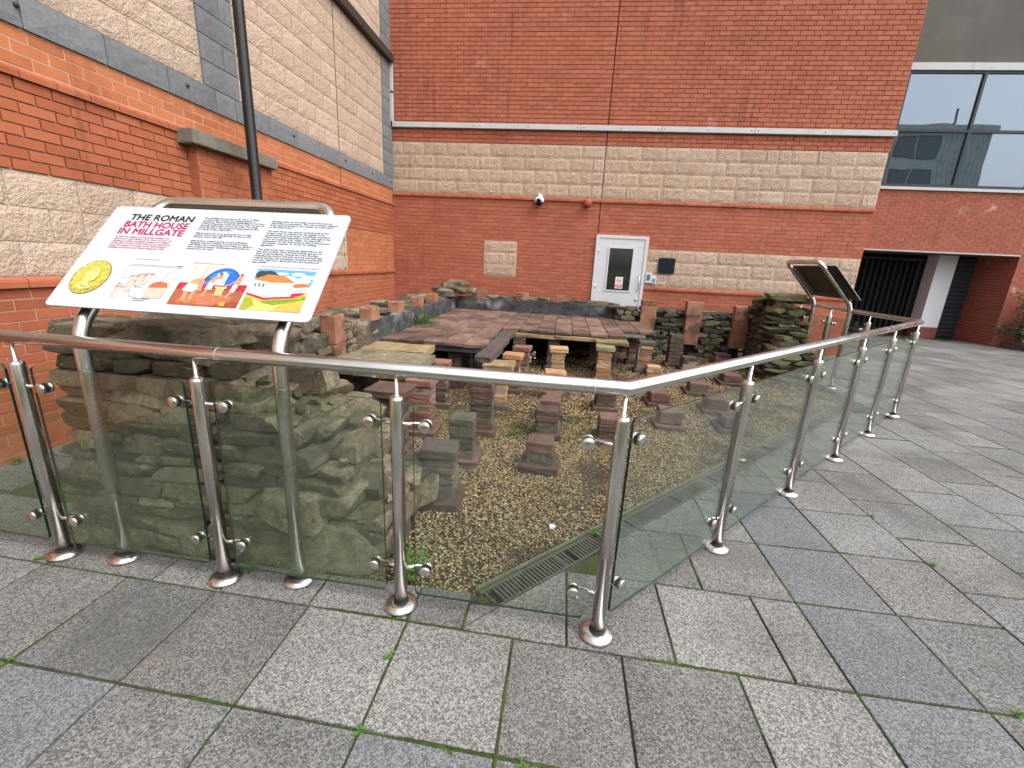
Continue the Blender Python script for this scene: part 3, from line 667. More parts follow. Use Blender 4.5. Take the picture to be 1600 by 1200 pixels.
for sx in (-1, 1):
    for sz in (-1, 1): mb = MB(); mb.lathe([(.008, 0), (.006, .004)], (sx*.14, -.016, sz*.132), (0, -1, 0), 8); part('screw', mb, 'steel', pq)
# cctv dome and red alarm
cc = thing('security_camera', 'white dome security camera with black eye on the brick wall under the stone band', 'camera', (-.646, YB, 2.70))
mb = MB(); mb.lathe([(.05, 0), (.05, .02), (.03, .03)], (0, 0, .09), (0, -1, 0), 14); mb.tube([(0, -.02, .09), (0, -.10, .10), (0, -.12, .05)], .016, 8); part('bracket', mb, 'white_paint', cc, True)
mb = MB(); mb.lathe([(.03, .07), (.075, .055), (.095, .02), (.095, -.02), (.085, -.04)], (0, -.12, 0), 'z', 20); hd = part('housing', mb, 'white_paint', cc, True)
mb = MB(); mb.lathe([(.068, -.03), (.064, -.06), (.045, -.09), (.015, -.105)], (0, -.125, 0), 'z', 20); part('dome', mb, 'lens_black', hd, True)
mb = MB(); mb.lathe([(.045, 0), (.045, .03), (.03, .045)], (0, -.185, -.01), (0, -1, -.35), 16); part('lens', mb, 'lens_black', hd, True)
al = thing('alarm_sounder', 'small red alarm sounder on the brick wall right of the dome camera', 'alarm', (.304, YB, 2.695))
mb = MB(); mb.box((-.06, -.03, -.06), (.06, 0, .06)); ob('back_box', bevelled(mb, .01, 'red_plastic', 'back_box', 2), al)
mb = MB(); mb.lathe([(.07, 0), (.085, .02), (.08, .06), (.055, .085), (.02, .09)], (0, -.03, 0), (0, -1, 0), 18); part('sounder', mb, 'red_plastic', al, True)
mb = MB(); mb.tube([(0, -.02, .055), (0, -.02, .12)], .01, 8); part('conduit', mb, 'dark_trim', al, True)
# trunking
tk = thing('cable_trunking', 'long pale metal cable trunking running along the upper brick wall', 'trunking', (0, YB-.012, 4.015))
jx = [-3.66, -1.95, .05, 1.55, 3.2, 5.605]
for a, b in zip(jx, jx[1:]):
    mb = MB(); mb.box((a+.003, -.055, -.045), (b-.003, 0, .045)); ln = ob('lid', bevelled(mb, .005, 'trunking', 'lid', 1), tk)
    for x in (a+.06, (a+b)/2, b-.06): mb = MB(); mb.lathe([(.010, 0), (.007, .006)], (x, -.055, 0), (0, -1, 0), 8); part('screw', mb, 'dark_trim', ln)
tk = thing('cable_trunking', 'upright grey trunking in the inner corner of the two brick walls', 'trunking', (XW+.035, YB-.045, 4.06))
mb = MB(); mb.box((-.03, -.03, 0), (.03, .03, 1.05)); ob('duct', bevelled(mb, .004, 'trunking', 'duct'), tk)
mb = MB(); mb.box((-.034, -.034, .50), (.034, .034, .53)); part('strap', mb, 'dark_trim', tk)

# ---- right wing
wb = thing('brick_building', 'recessed right wing with reflecting upper windows, black gate and roller shutter', 'building')
WW = Wall(wb, (0, YW, 0), (1, 0, 0), 0)
GH = 2.25; RX = 11.16; ZS, ZH = 3.76, 6.25
WW.slab('mortar_backing', 5.57, 18, GH+.03, ZS-.02, -.3, -.009, 'mortar_light'); WW.slab('mortar_backing', RX+.02, 18, -.05, GH+.03, -1.6, -.009, 'mortar_light')
WW.bricks(5.6, RX, GH+.03, 3.69, 'brick_wing'); WW.bricks(RX+.004, 15, .0, 3.69, 'brick_wing', shift=.1); WW.finish()
WW.slab('opening_head', 5.57, RX, GH, GH+.03, -.30, .01, 'trunking'); WW.slab('recess_ceiling', 5.57, RX, GH+.001, GH+.03, -2.2, -.30, 'soffit')
WW.slab('recess_back', 5.57, RX+.2, -.05, GH, -2.3, -1.95, 'brick_wing')
# brick jamb of the shutter
jw = Wall(wb, (RX+.02, YW+1.6, 0), (0, -1, 0), R(-90))
jw.bricks(0, 1.6, .0, GH, 'brick_wing', proud=.009); jw.finish(40)
# column
mb = MB(); mb.box((10.05, YW+.95, .30), (10.53, YW+1.7, GH)); part('column', mb, 'column_white', wb)
mb = MB(); mb.box((10.045, YW+.945, -.02), (10.535, YW+1.7, .30)); part('column_base', mb, 'sill_red', wb)
# roller shutter
rs = MB(); rs.box((10.53, YW+1.18, -.05), (RX+.03, YW+1.5, GH)); sh = part('shutter_backing', rs, 'black_gap', wb)
pr = [(0, 0), (-.012, .02), (-.034, .045), (-.04, .085), (-.012, .112)]
mb = MB(); n = len(pr); mb.add([(0, y, z) for y, z in pr]+[(RX-10.53, y, z) for y, z in pr], [(i, n+i, n+i+1, i+1) for i in range(n-1)]); sm = mb.mesh('slat', 'shutter')
for k in range(19): ob('slat', sm, sh, (10.53, YW+1.17, .02+k*.116))
# gate
gt = MB(); gx0, gx1, gy = 6.2, 9.95, YW+1.3
gt.box((gx0, gy+.05, -.03), (gx1+.1, gy+.08, GH)); back = part('gate_backing', gt, 'black_gap', wb)
fr = MB()
fr.box((gx0, gy-.04, GH-.16), (gx1, gy+.04, GH-.09)); fr.box((gx1-.16, gy-.04, .05), (gx1-.09, gy+.04, GH-.16)); fr.box((gx0, gy-.04, .05), (gx1-.16, gy+.04, .12))
gate = part('gate_frame', fr, 'black_paint', wb)
bm_ = MB(); bm_.box((-.045, -.02, .12), (.045, .02, GH-.16)); bmsh = bevelled(bm_, .008, 'black_paint', 'gate_bar')
x = gx0+.1
while x < gx1-.2: ob('gate_bar', bmsh, gate, (x, gy, 0), (0, 0, R(28))); x += .155
# windows
WW.slab('window_sill', 5.57, 18, 3.695, 3.76, -.2, .05, 'trunking')
xm = [7.58-1.615, 7.58, 9.197, 10.81, 12.42, 14.03]
fm = MB()
for x in xm: fm.box((x-.03, YW-.01, ZS), (x+.03, YW+.10, ZH))
for a, b in zip(xm, xm[1:]):
    for z0, z1 in ((ZS, ZS+.07), (4.98, 5.04), (ZH-.05, ZH)): fm.box((a+.03, YW-.006, z0), (b-.03, YW+.10, z1))
wf = part('window_frame', fm, 'frame_grey', wb)
for a, b in zip(xm, xm[1:]):
    for z0, z1 in ((ZS+.07, 4.98), (5.04, ZH-.05)):
        mb = MB(); mb.box((a+.03, YW+.03, z0), (b-.03, YW+.05, z1)); part('window_pane', mb, 'window_glass', wf)
WW.slab('window_backing', 5.57, 16, ZS, ZH, -.5, -.2, 'black_gap')
for a, b in ((5.57, 8.85), (8.858, 12.1), (12.108, 16)): WW.slab('fascia', a, b, ZH+.002, 6.40, -.2, .04, 'trunking')
mb = MB(); mb.box((5.57, YW-.02, 6.402), (18, YW+.5, 8.62)); part('render_panel', mb, 'soffit', wb)
mb = MB(); mb.box((5.57, YW-.06, 8.622), (18, YW+.5, 9.4)); part('render_band', mb, 'concrete_cap', wb)
mb = MB(); mb.box((5.57, YW+.52, 6.4), (18, YW+8, 9)); mb.box((5.57, YW+2.4, -.05), (18, YW+8, 6.4)); part('wall_core', mb, 'mortar_light', wb)

# ---- office block across the square, seen mirrored in the upper windows
of = thing('office_building', 'pale ribbed concrete office block mirrored in the upper windows', 'building', (34.5, -26, 0))
mb = MB(); mb.box((-6.5, -9, 0), (4.6, 0, 15.6)); mb.box((-6.8, -9.2, 15.6), (4.9, .3, 16.1)); part('walls', mb, 'office_concrete', of)
for k in range(5):
    for x in (-3.6, -1.5):
        mb = MB(); mb.box((x, -.1, 1.2+k*3), (x+1.9, .04, 3.2+k*3)); wn = part('window', mb, 'frame_grey', of)
        mb = MB(); mb.box((x+.1, .03, 1.3+k*3), (x+1.8, .06, 3.1+k*3)); part('pane', mb, 'door_glass', wn)
for k in range(28):
    x = -6.4+k*.4
    if -3.9 < x < .7: continue
    mb = MB(); mb.box((x, 0, 0), (x+.12, .10, 15.5)); part('rib', mb, 'office_concrete', of)
mb = MB(); mb.tube([(-3, -3, 16.1), (-2.2, -3, 17)], .08, 6); mb.tube([(2.2, -3, 16.1), (3.2, -3, 17.2), (3.3, -3, 18.4)], .1, 6); part('roof_mast', mb, 'dark_trim', of)

# ================================================================== RUINS
def face(root, p0, u, n, L, ztop, z0, hr, lr, depth, mat, skip=(), jit=.015, uneven=True):
    """courses of stones on a wall face: p0 start, u along, n outwards; ztop(s) wall height"""
    u = Vector((*u, 0)); n = Vector((*n, 0)); rz = math.atan2(u.y, u.x); z = z0
    zmax = max(ztop(L*i/20) for i in range(21))
    while z < zmax-.015:
        h = random.uniform(*hr); s = random.uniform(-.05, 0)
        while s < L:
            l = random.uniform(*lr); c = s+l/2; hh = h*random.uniform(.88, 1.02)
            if c < L and z+h*.55 < ztop(min(max(c, 0), L)) and not any(a < c < b and d < z+h/2 < e for a, b, d, e in skip):
                p = Vector((*p0, 0))+u*min(max(c, .05), L-.03)+n*(-depth/2+random.uniform(-jit, jit))
                m = random.choice(mat) if isinstance(mat, (list, tuple)) else mat
                stone(root, (p.x, p.y, z+hh/2), (l*1.0, depth, hh*1.03), rz, m, .04, 'stone', ASH)
            s += l+random.uniform(.002, .012)
        z += h
def core(root, lo, hi, name='rubble_core', mat='rubble_core'):
    mb = MB(); mb.box(lo, hi); return part(name, mb, mat, root)
def flue(root, c, size, segs, z0, hollow=True, rz=0, mat='flue', taper=0):
    """stack of hollow box tiles"""
    sx, sy = size; z = z0
    for i, h in enumerate(segs):
        t = .022; mb = MB(); o_ = [(-sx/2, -sy/2), (sx/2, -sy/2), (sx/2, sy/2), (-sx/2, sy/2)]; i_ = [(-sx/2+t, -sy/2+t), (sx/2-t, -sy/2+t), (sx/2-t, sy/2-t), (-sx/2+t, sy/2-t)]
        V = [(x, y, 0) for x, y in o_]+[(x, y, h-.004) for x, y in o_]+[(x, y, h-.004) for x, y in i_]+[(x, y, 0) for x, y in i_]
        F = []
        for k in range(4):
            q = (k+1) % 4; F += [(k, q, 4+q, 4+k), (4+k, 4+q, 8+q, 8+k), (8+k, 8+q, 12+q, 12+k), (12+k, 12+q, q, k)]
        mb.add(V, F); ob('flue_tile', bevelled(mb, .005, mat, 'flue_tile'), root, (c[0]+random.uniform(-.006, .006), c[1]+random.uniform(-.004, .004), z), (0, 0, rz+random.uniform(-.03, .03)))
        z += h

# ---- front-left broken wall, right behind the glass
fw = thing('ruined_stone_wall', 'big broken stone wall close behind the left glass panels, stepping down to the gravel', 'ruin', (-1.7, 1.75, 0)); fw.location = (0, 0, 0)
def xr(z):   # right-hand limit of the masonry at height z
    pts = [(0, -.80), (.26, -.84), (.34, -1.00), (.50, -1.06), (.62, -1.20), (.80, -1.48), (.95, -1.68), (1.02, -1.80), (1.16, -2.0)]
    for (a, b), (c, d) in zip(pts, pts[1:]):
        if a <= z <= c: return b+(d-b)*(z-a)/(c-a)
    return pts[-1][1]
X0 = -2.50
for (za, zb) in ((0, .30), (.30, .52), (.52, .72), (.72, .98)):
    core(fw, (X0+.08, 1.84+.13*zb, za-.06), (xr(zb)-.14, 2.50, zb-.04), 'mortar_core', 'old_mortar')
z = -.05
rows = [.12, .06, .085, .05, .09, .075, .055, .09, .07, .085, .06, .09, .075, .07, .08]
for ri, h in enumerate(rows):
    zc = z+h/2; lim = xr(max(0, zc)); s = X0+random.uniform(-.03, .03)
    while s < lim-.04:
        l = random.uniform(.18, .42) if h > .07 else random.uniform(.14, .30)
        if s+l > lim: l = max(.14, lim-s)
        dep = random.uniform(.20, .28)
        stone(fw, (s+l/2, 1.745+dep/2+random.uniform(-.02, .02)+.008*ri, zc), (l*.99, dep, h*random.uniform(.93, 1.0)), random.uniform(-.05, .05), random.choice(('rubble', 'rubble', 'rubble', 'rubble_dark')), .03, 'stone', ASH)
        s += l
    for dy in (.30, .52, .70):     # depth rows: the broken right end, the left end and the top
        top = ri >= len(rows)-4
        s = X0
        lim2 = lim+random.uniform(-.06, .07)
        while s < lim2-.04:
            l = random.uniform(.2, .38)
            if s+l > lim2: l = max(.14, lim2-s)
            if top or s > lim2-.75 or s < X0+.05:
                stone(fw, (s+l/2, 1.75+dy+random.uniform(-.03, .03), zc+random.uniform(-.015, .015)), (l*1.02, .25, h*random.uniform(1, 1.15)), random.uniform(-.3, .3), random.choice(('rubble', 'rubble', 'rubble_dark')), .08, 'stone', ASH)
            s += l
    z += h
for (x, y, zc, sx, sy, sz, rz, t) in ((-1.03, 1.90, .10, .42, .36, .29, .1, .06), (-1.26, 1.86, .30, .40, .30, .17, -.35, .22), (-.96, 2.16, .26, .30, .26, .20, .5, .12), (-1.20, 2.14, .47, .30, .26, .16, .2, .10),
        (-1.36, 2.30, .62, .32, .3, .15, -.2, .1), (-1.10, 2.42, .40, .34, .28, .18, .3, .1), (-.90, 2.40, .10, .3, .3, .2, .8, .1), (-1.55, 2.0, .72, .34, .28, .17, .1, .1), (-1.52, 2.34, .80, .40, .3, .17, .15, .08),
        (-1.95, 2.0, 1.07, .55, .34, .11, .05, .05), (-2.35, 2.05, 1.03, .42, .36, .13, -.1, .05), (-1.75, 2.32, 1.0, .45, .3, .14, .2, .06), (-2.2, 2.36, 1.04, .5, .3, .13, 0, .05)):
    stone(fw, (x, y, zc), (sx, sy, sz), rz, 'rubble', t)

for k in range(150):
    z_ = random.uniform(.05, .9); x_ = xr(z_)+random.uniform(-.30, .04); y_ = random.uniform(1.86, 2.45); s_ = random.uniform(.018, .055)
    stone(fw, (x_, y_, z_+.03), (s_*1.3, s_, s_*.8), random.uniform(0, 3), random.choice(('rubble', 'rubble_dark')), .4, 'rubble_lump')
# ---- left wall of the bath house
lw = thing('ruined_stone_wall', 'long low stone wall with hollow box tiles and grey plaster beside the left building', 'ruin')
core(lw, (-2.86, 2.5, -.05), (-2.30, 9.0, .66)); core(lw, (-2.83, 2.45, .66), (-2.38, 3.6, .88))
# fallen stones packed against the inner face
lt = lambda s: .98-.06*s if s < 1.2 else .78+.02*math.sin(s*5)
FY = (3.11, 4.05, 4.88, 5.72, 6.55, 7.35)
skips = [(y-.12-2.5, y+.12-2.5, .38, 1.2) for y in FY]
face(lw, (-2.20, 2.5), (0, 1), (1, 0), 2.2, lt, -.05, (.065, .13), (.14, .34), .24, ['rubble', 'rubble_dark'], skips)
face(lw, (-2.92, 9.0), (0, -1), (-1, 0), 6.5, lambda s: .78, -.05, (.09, .15), (.28, .55), .2, 'rubble')
y = 2.5
while y < 9.0:      # coping rubble on top
    for x in (-2.80, -2.55, -2.34):
        if x > -2.4 and any(abs(y-f) < .16 for f in FY): continue
        zt = lt(y-2.5)
        stone(lw, (x+random.uniform(-.03, .03), y, zt-.03+random.uniform(-.02, .03)), (random.uniform(.22, .32), random.uniform(.2, .34), random.uniform(.05, .10)), random.uniform(-.4, .4), random.choice(('rubble', 'rubble_dark', 'rubble')), .08)
    y += random.uniform(.2, .28)
for i, fy in enumerate(FY): flue(lw, (-2.225 if i else -2.24, fy), (.15, .21), ([.26, .28] if i < 2 else [.30]), .39 if i < 2 else .62)
def plaster(root, lo, hi, face_axis, seed):
    """rough plaster sheet; front face displaced"""
    mb = MB(); nx, nz = 40, 6; off = Vector((seed, 3, 1)); d = Vector(hi)-Vector(lo)
    V = []
    for j in range(nz+1):
        for i in range(nx+1):
            a, b = i/nx, j/nz
            q = noise.noise(Vector((a*14, b*3, 0))+off)*.022+noise.noise(Vector((a*37, b*8, 0))+off)*.012
            zt = noise.noise(Vector((a*18, 7, 2))+off)*.045 if j == nz else 0
            if face_axis == 'x': V.append((hi[0]+q, lo[1]+d.y*a, lo[2]+d.z*b+zt))
            else: V.append((lo[0]+d.x*a, lo[1]+q, lo[2]+d.z*b+zt))
    m = nx+1
    bk = [((lo[0], v[1], v[2]) if face_axis == 'x' else (v[0], hi[1], v[2])) for v in V]
    N = len(V); F = [(j*m+i, j*m+i+1, (j+1)*m+i+1, (j+1)*m+i) for j in range(nz) for i in range(nx)]
    F += [(nz*m+i, nz*m+i+1, N+nz*m+i+1, N+nz*m+i) for i in range(nx)]
    F += [(j*m, (j+1)*m, N+(j+1)*m, N+j*m) for j in range(nz)]+[(j*m+nx, N+j*m+nx, N+(j+1)*m+nx, (j+1)*m+nx) for j in range(nz)]
    mb.add(V+bk, F); return part('plaster_facing', mb, 'plaster', root)
plaster(lw, (-2.28, 4.70, .36), (-2.14, 8.70, .775), 'x', 5)
stone(lw, (-2.19, 4.60, .62), (.15, .18, .34), 0, 'rubble', .02)
for (x, y, zc, sx, sy, sz) in ((-2.28, 8.35, .86, .36, .3, .14), (-2.1, 8.62, .92, .4, .3, .12), (-2.26, 8.8, .98, .4, .3, .12), (-1.95, 8.85, .90, .35, .3, .12), (-2.1, 8.85, 1.04, .42, .3, .09), (-1.72, 8.92, .88, .3, .26, .12), (-2.42, 8.6, .92, .3, .3, .1)):
    stone(lw, (x, y, zc), (sx, sy, sz), random.uniform(-.4, .4), 'rubble', .08)

# ---- back wall
bw = thing('ruined_stone_wall', 'low back wall of dark thin stones with three tall red flue tiles below the door', 'ruin')
core(bw, (-2.2, 8.80, -.05), (1.1, 9.15, .74)); core(bw, (1.0, 8.52, -.05), (3.3, 8.95, .70))
pl = plaster(bw, (-2.13, 8.70, .36), (.98, 8.84, .79), 'y', 21)
x = -1.6
while x < 1.1:
    if not any(abs(x-c) < .15 for c in (-1.69, -.83, -.04)): stone(bw, (x, 8.93+random.uniform(-.03, .05), .80+random.uniform(-.015, .02)), (random.uniform(.2, .34), .26, random.uniform(.05, .09)), random.uniform(-.2, .2), random.choice(('rubble_dark', 'rubble')), .05)
    x += random.uniform(.16, .24)
for c in (-1.69, -.83, -.04): flue(bw, (c, 8.86), (.24, .14), [.26], .67)
FXs = ((1.555, .40, (.20, .26, .10)), (2.36, .19, (.26, .26, .26)), (3.20, .17, (.255, .255, .26)))
sk = [(1.40-.98, 1.72-.98, .38, 1.0), (2.215-.98, 2.51-.98, -.1, 1), (3.04-.98, 3.36-.98, -.1, 1)]
face(bw, (.98, 8.42), (1, 0), (0, -1), 2.30, lambda s: .77 if s < 1.9 else .77+(s-1.9)*.4, -.05, (.045, .095), (.10, .30), .2, ['rubble_dark', 'rubble_dark', 'rubble_moss'], sk, .018)
x = 1.0
while x < 3.2: stone(bw, (x, 8.60+random.uniform(-.03, .05), .77+random.uniform(-.01, .015)), (random.uniform(.22, .36), .3, random.uniform(.05, .08)), random.uniform(-.1, .1), 'rubble_dark', .04); x += random.uniform(.2, .28)
for c, z0, sg_ in FXs: flue(bw, (c, 8.42), (.275, .15), sg_, z0)
# ---- right stub wall
sw = thing('ruined_stone_wall', 'tall mossy stub of stacked flat stones in front of the second sign', 'ruin')
core(sw, (3.52, 7.10, -.05), (3.68, 8.8, .80)); core(sw, (3.26, 7.12, -.05), (3.6, 7.5, .95))
def sxr(z): return 3.93-.46*max(0, z)/1.15 if z > .1 else 3.93
z = -.05
while z < 1.13:
    h = random.uniform(.035, .095); x = 3.08+random.uniform(-.05, .12)
    lim = sxr(z)+random.uniform(-.11, .06)
    while x < lim-.04:
        l = min(random.uniform(.12, .42), lim-x)
        if l < .1: l = .1
        stone(sw, (x+l/2, 6.92+.13+random.uniform(-.09, .05)+.14*max(0, z-.2), z+h/2), (l*1.06, random.uniform(.24, .36), h*1.1), random.uniform(-.3, .3), random.choice(('rubble_moss', 'rubble_moss', 'rubble', 'rubble_dark', 'rubble_dark')), .08)
        x += l
    y = 7.2
    while y < 8.45:
        l = random.uniform(.15, .34)
        if z < .80+.3*(8.4-y)/1.2: stone(sw, (3.14+random.uniform(-.02, .02)+.1+(y-7)*.2, y+l/2, z+h/2), (.26, l*1.05, h*1.08), random.uniform(-.25, -.1), 'rubble_dark', .05); stone(sw, (lim-.12, y+l/2, z+h/2), (.26, l*1.05, h*1.08), random.uniform(-.05, .05), 'rubble_moss', .05) if z < .85 else None
        y += l
    z += h
for (x, y, zc, sx, sy, sz) in ((3.28, 7.15, 1.20, .50, .34, .09), (3.30, 7.45, 1.14, .45, .34, .1), (3.30, 7.7, 1.05, .35, .4, .12), (3.42, 8.0, .96, .4, .4, .1), (3.50, 8.3, .9, .4, .4, .1), (3.45, 8.5, .86, .4, .35, .12)):
    stone(sw, (x, y, zc), (sx, sy, sz), random.uniform(-.15, .15), 'rubble_moss' if y < 7.5 else 'rubble_dark', .04)

# ---- suspended tile floor
ft = thing('tile_floor', 'raised floor of dark red square tiles held up on brick pillars', 'floor')
ZF = .55
def ftile(x, y, sx, sy, dz=0): return stone(ft, (x, y, ZF-.022+dz+random.uniform(-.003, .003)), (sx*.972, sy*.972, .044), 0, 'floor_tile', .006, 'floor_tile', TILE)
tw = 1.24/5
for i in range(5):
    for j in range(15): ftile(-2.135+tw*(i+.5), 4.98+.2475*(j+.5), tw, .2475)
for i in range(9):
    x = -.89+.262*(i+.5); f = 6.47+random.uniform(-.03, .03) if x < .95 else 7.02
    rows_ = 8 if x < .95 else 6
    for j in range(rows_): ftile(x, f+(8.70-f)/rows_*(j+.5), .262, (8.70-f)/rows_, -.004)
mb = MB(); mb.box((-2.10, 5.02, .44), (-.92, 8.70, .504)); o = part('concrete_bed', mb, 'plaster', ft)
mb = MB(); mb.box((-.91, 6.60, .445), (.95, 8.70, .500)); part('concrete_bed', mb, 'plaster', ft)
mb = MB(); mb.box((-.90, 7.1, .452), (1.40, 8.69, .495)); part('concrete_bed', mb, 'plaster', ft)
for k in range(3): stone(ft, (-.80, 4.86+k*.66, .475), (.19, .68, .075), R(-3.5), 'pila_dark', .01, 'edge_slab', TILE)
for x, l in ((-.42, .66), (.22, .62), (.72, .46)): stone(ft, (x, 6.62 if x < .5 else 6.55, .463), (l, .42 if x < .5 else .66, .055), 0, 'sandstone', .01, 'edge_slab', TILE)
# ---- loose slabs
def loose(label, c, size, mat, rz=0, tilt=(0, 0)):
    mb = MB(); nx, ny = 8, 6; V = []; sx, sy, sz = size; off = Vector((c[0]*9, c[1]*7, 0))
    for zt in (0, 1):
        for j in range(ny+1):
            for i in range(nx+1):
                a, b = i/nx-.5, j/ny-.5; ed = min(i, nx-i, j, ny-j) == 0
                q = noise.noise_vector(Vector((a*5, b*5, zt*4))+off)
                V.append((a*sx+q.x*(.022 if ed else .01), b*sy+q.y*(.022 if ed else .01), (zt-.5)*sz+q.z*.007-(.008 if ed and zt else 0)))
    m = nx+1; T = m*(ny+1); F = []
    for j in range(ny):
        for i in range(nx):
            F += [(T+j*m+i, T+j*m+i+1, T+(j+1)*m+i+1, T+(j+1)*m+i), (j*m+i, (j+1)*m+i, (j+1)*m+i+1, j*m+i+1)]
    for i in range(nx): F += [(i, i+1, T+i+1, T+i), (ny*m+i+1, ny*m+i, T+ny*m+i, T+ny*m+i+1)]
    for j in range(ny): F += [((j+1)*m, j*m, T+j*m, T+(j+1)*m), (j*m+nx, (j+1)*m+nx, T+(j+1)*m+nx, T+j*m+nx)]
    mb.add(V, F); o = ob('stone_slab', mb.mesh('stone_slab', mat), None, c, (tilt[0], tilt[1], rz)); return tag(o, label, 'slab')
loose('tan sandstone slab bridging to the tiled floor at its front left corner', (-1.78, 4.63, .505), (.70, .43, .075), 'sandstone', R(1))
loose('greenish pitted stone slab with a white stain, nearest on the left pillars', (-1.72, 4.00, .495), (.84, .78, .085), 'sandstone_green', R(-2))
loose('grey green flat slab at the right end of the tiled floor', (1.10, 7.55, .475), (.46, 1.1, .05), 'slab_green', R(-3))

# ---- pilae
PIL = 0
def pila(x, y, h, w, mats, label, base=.29, cap=None, group=None, lean=0, rz=0, z0=-.05, course=.055, capmat=None, bh=.06):
    """x, y: centre of foot; h: height above gravel; tiles are parts"""
    t = thing('tile_pillar', label, 'pillar', (x, y, z0), R(random.uniform(-3, 3))+rz, group); z = 0
    mats = mats if isinstance(mats, (list, tuple)) else [mats]
    if base:
        stone(t, (0, 0, bh/2-.006), (base, base, bh+.012), random.uniform(-.03, .03), 'pila_purple' if 'pila_orange' not in mats else 'pila_dark', .01, 'base_tile', TILE); z = bh
    capz = .06 if cap else 0; n = max(1, round((h-z-capz)/course)); hh = (h-z-capz)/n
    mb = MB(); mb.box((-w/2+.006, -w/2+.006, 0), (w/2-.006, w/2-.006, h-capz-.01)); part('mortar', mb, 'pila_mortar' if 'pila_orange' in mats or 'pila_red' in mats else 'pila_grout', t)
    for i in range(n):
        ww = w*random.uniform(.96, 1.03); stone(t, (random.uniform(-.006, .006)+lean*z, random.uniform(-.006, .006), z+hh/2), (ww, w*random.uniform(.96, 1.03), hh-.006), random.uniform(-.04, .04), random.choice(mats), .012, 'tile', TILE); z += hh
    if cap: stone(t, (lean*h, 0, h-.03), (cap, cap*.9, .062), random.uniform(-.06, .06), capmat or mats[0], .02, 'cap_tile', TILE)
    return t
DK, PU, OR, RD = 'pila_dark', 'pila_purple', 'pila_orange', 'pila_red'
pila(-.715, 2.54, .40, .205, DK, 'nearest grey tile pillar, five courses on a red base, behind the middle post', .30, .235, course=.062)
pila(-.705, 3.16, .385, .19, DK, 'dark tile pillar second from the glass, just behind the nearest grey pillar', .28, course=.062)
pila(-.67, 3.80, .52, .20, [DK, PU], 'tall dark pillar hidden behind the handrail in front of an orange brick one', .28)
pila(-.64, 4.58, .50, .19, OR, 'orange brick pillar with broad tan capstone under the floor corner', .27, .33, capmat='sandstone')
pila(-.56, 5.22, .48, .18, [OR, RD], 'orange brick pillar standing right behind the capstone pillar', .26, .24)
pila(-.50, 5.75, .48, .19, [RD, PU], 'rough red brick pillar at the left of the dark opening', .26, .24)
pila(-.09, 3.19, .24, .205, PU, 'short stump with pitted top, nearest in the middle row', .30, course=.085)
pila(-.07, 3.85, .28, .20, [DK, PU], 'dark stump right behind the nearest middle stump', .27, course=.06)
pila(-.06, 4.42, .20, .20, PU, 'dark stump just above the handrail line in the middle row', .27)
pila(-.04, 5.05, .34, .185, OR, 'low orange stack with a crooked top tile in the middle row', None, .25, lean=.02)
pila(-.02, 5.85, .48, .18, ['pila_orange', 'sandstone_green'], 'pale patched brick pillar in the middle of the dark opening', .25, .25, capmat=OR)
pila(.50, 3.86, .25, .20, PU, 'dark red stump half hidden by the corner post', .27, course=.07)
pila(.54, 4.80, .24, .21, PU, 'purple stump just under the handrail left of the corner post', .28, course=.07)
pila(.62, 6.14, .49, .195, OR, 'tan brick pillar with lichen capstone carrying the yellow slab', .27, .26, capmat='sandstone_green', course=.058)
pila(.66, 6.80, .48, .18, [RD, PU], 'shadowed brick pillar directly behind the tan brick one', .26)
pila(1.27, 6.84, .49, .19, [OR, RD], 'pinkish brick pillar leaning slightly under the grey green slab', .25, .24, lean=.08, capmat=DK, course=.052)
pila(1.22, 7.45, .47, .18, RD, 'shadowed pillar behind the leaning pinkish one', .25)
pila(1.42, 6.70, .15, .20, OR, 'broken orange stump beside the leaning pinkish pillar', None)
pila(1.20, 5.18, .17, .23, PU, 'low dark block on a broad red base, first past the corner bend', .31, course=.11, bh=.05)
pila(1.16, 4.42, .19, .22, PU, 'low dark block seen through the first slanted pane, nearer one', .31, course=.13, bh=.05)
pila(1.82, 5.07, .18, .23, PU, 'low dark block seen through the first slanted pane, farther one', .32, course=.12, bh=.05)
pila(1.82, 5.80, .16, .23, PU, 'low dark block on a red base left of the second slanted post', .33, course=.11, bh=.05)
pila(1.80, 4.47, .16, .22, PU, 'low block behind the second slanted post', .32, course=.10, bh=.05)
pila(2.47, 6.48, .16, .24, PU, 'low red-brown block beyond the handrail near the stone stub', .36, course=.11, bh=.05)
pila(2.06, 7.20, .23, .21, [PU, RD], 'short stump in front of the tall thin-tile pillar', .27)
pila(1.90, 7.50, .53, .22, PU, 'tall pillar of thin purple tiles against the back wall', .30, course=.04)
pila(2.84, 8.02, .18, .26, [PU, RD], 'low stump at the foot of the rightmost flue tiles', .28)
pila(-1.31, 3.22, .55, .215, [PU, DK], 'stout dark pillar with broad red cap, nearest on the left', .30, .33, capmat=PU)
pila(-1.20, 3.66, .52, .20, RD, 'red brick pillar right beside the stout left one', .30, .24)
pila(-1.26, 4.46, .50, .17, [RD, PU], 'slim red pillar under the edge of the tan slab', .27, .21)
pila(-1.29, 5.24, .48, .16, PU, 'purple pillar under the front edge of the tiled floor', .25)
for x, y in ((-1.30, 5.90), (-1.75, 5.30), (-1.85, 4.55), (-.10, 6.6), (-.12, 7.3), (.58, 7.5), (-.62, 6.5), (-.6, 7.2), (-1.2, 6.6)):
    pila(x, y, .48, .18, [PU, DK], 'tile pillar in deep shadow under the raised floor', .25, group='pillars in the shadow under the floor')

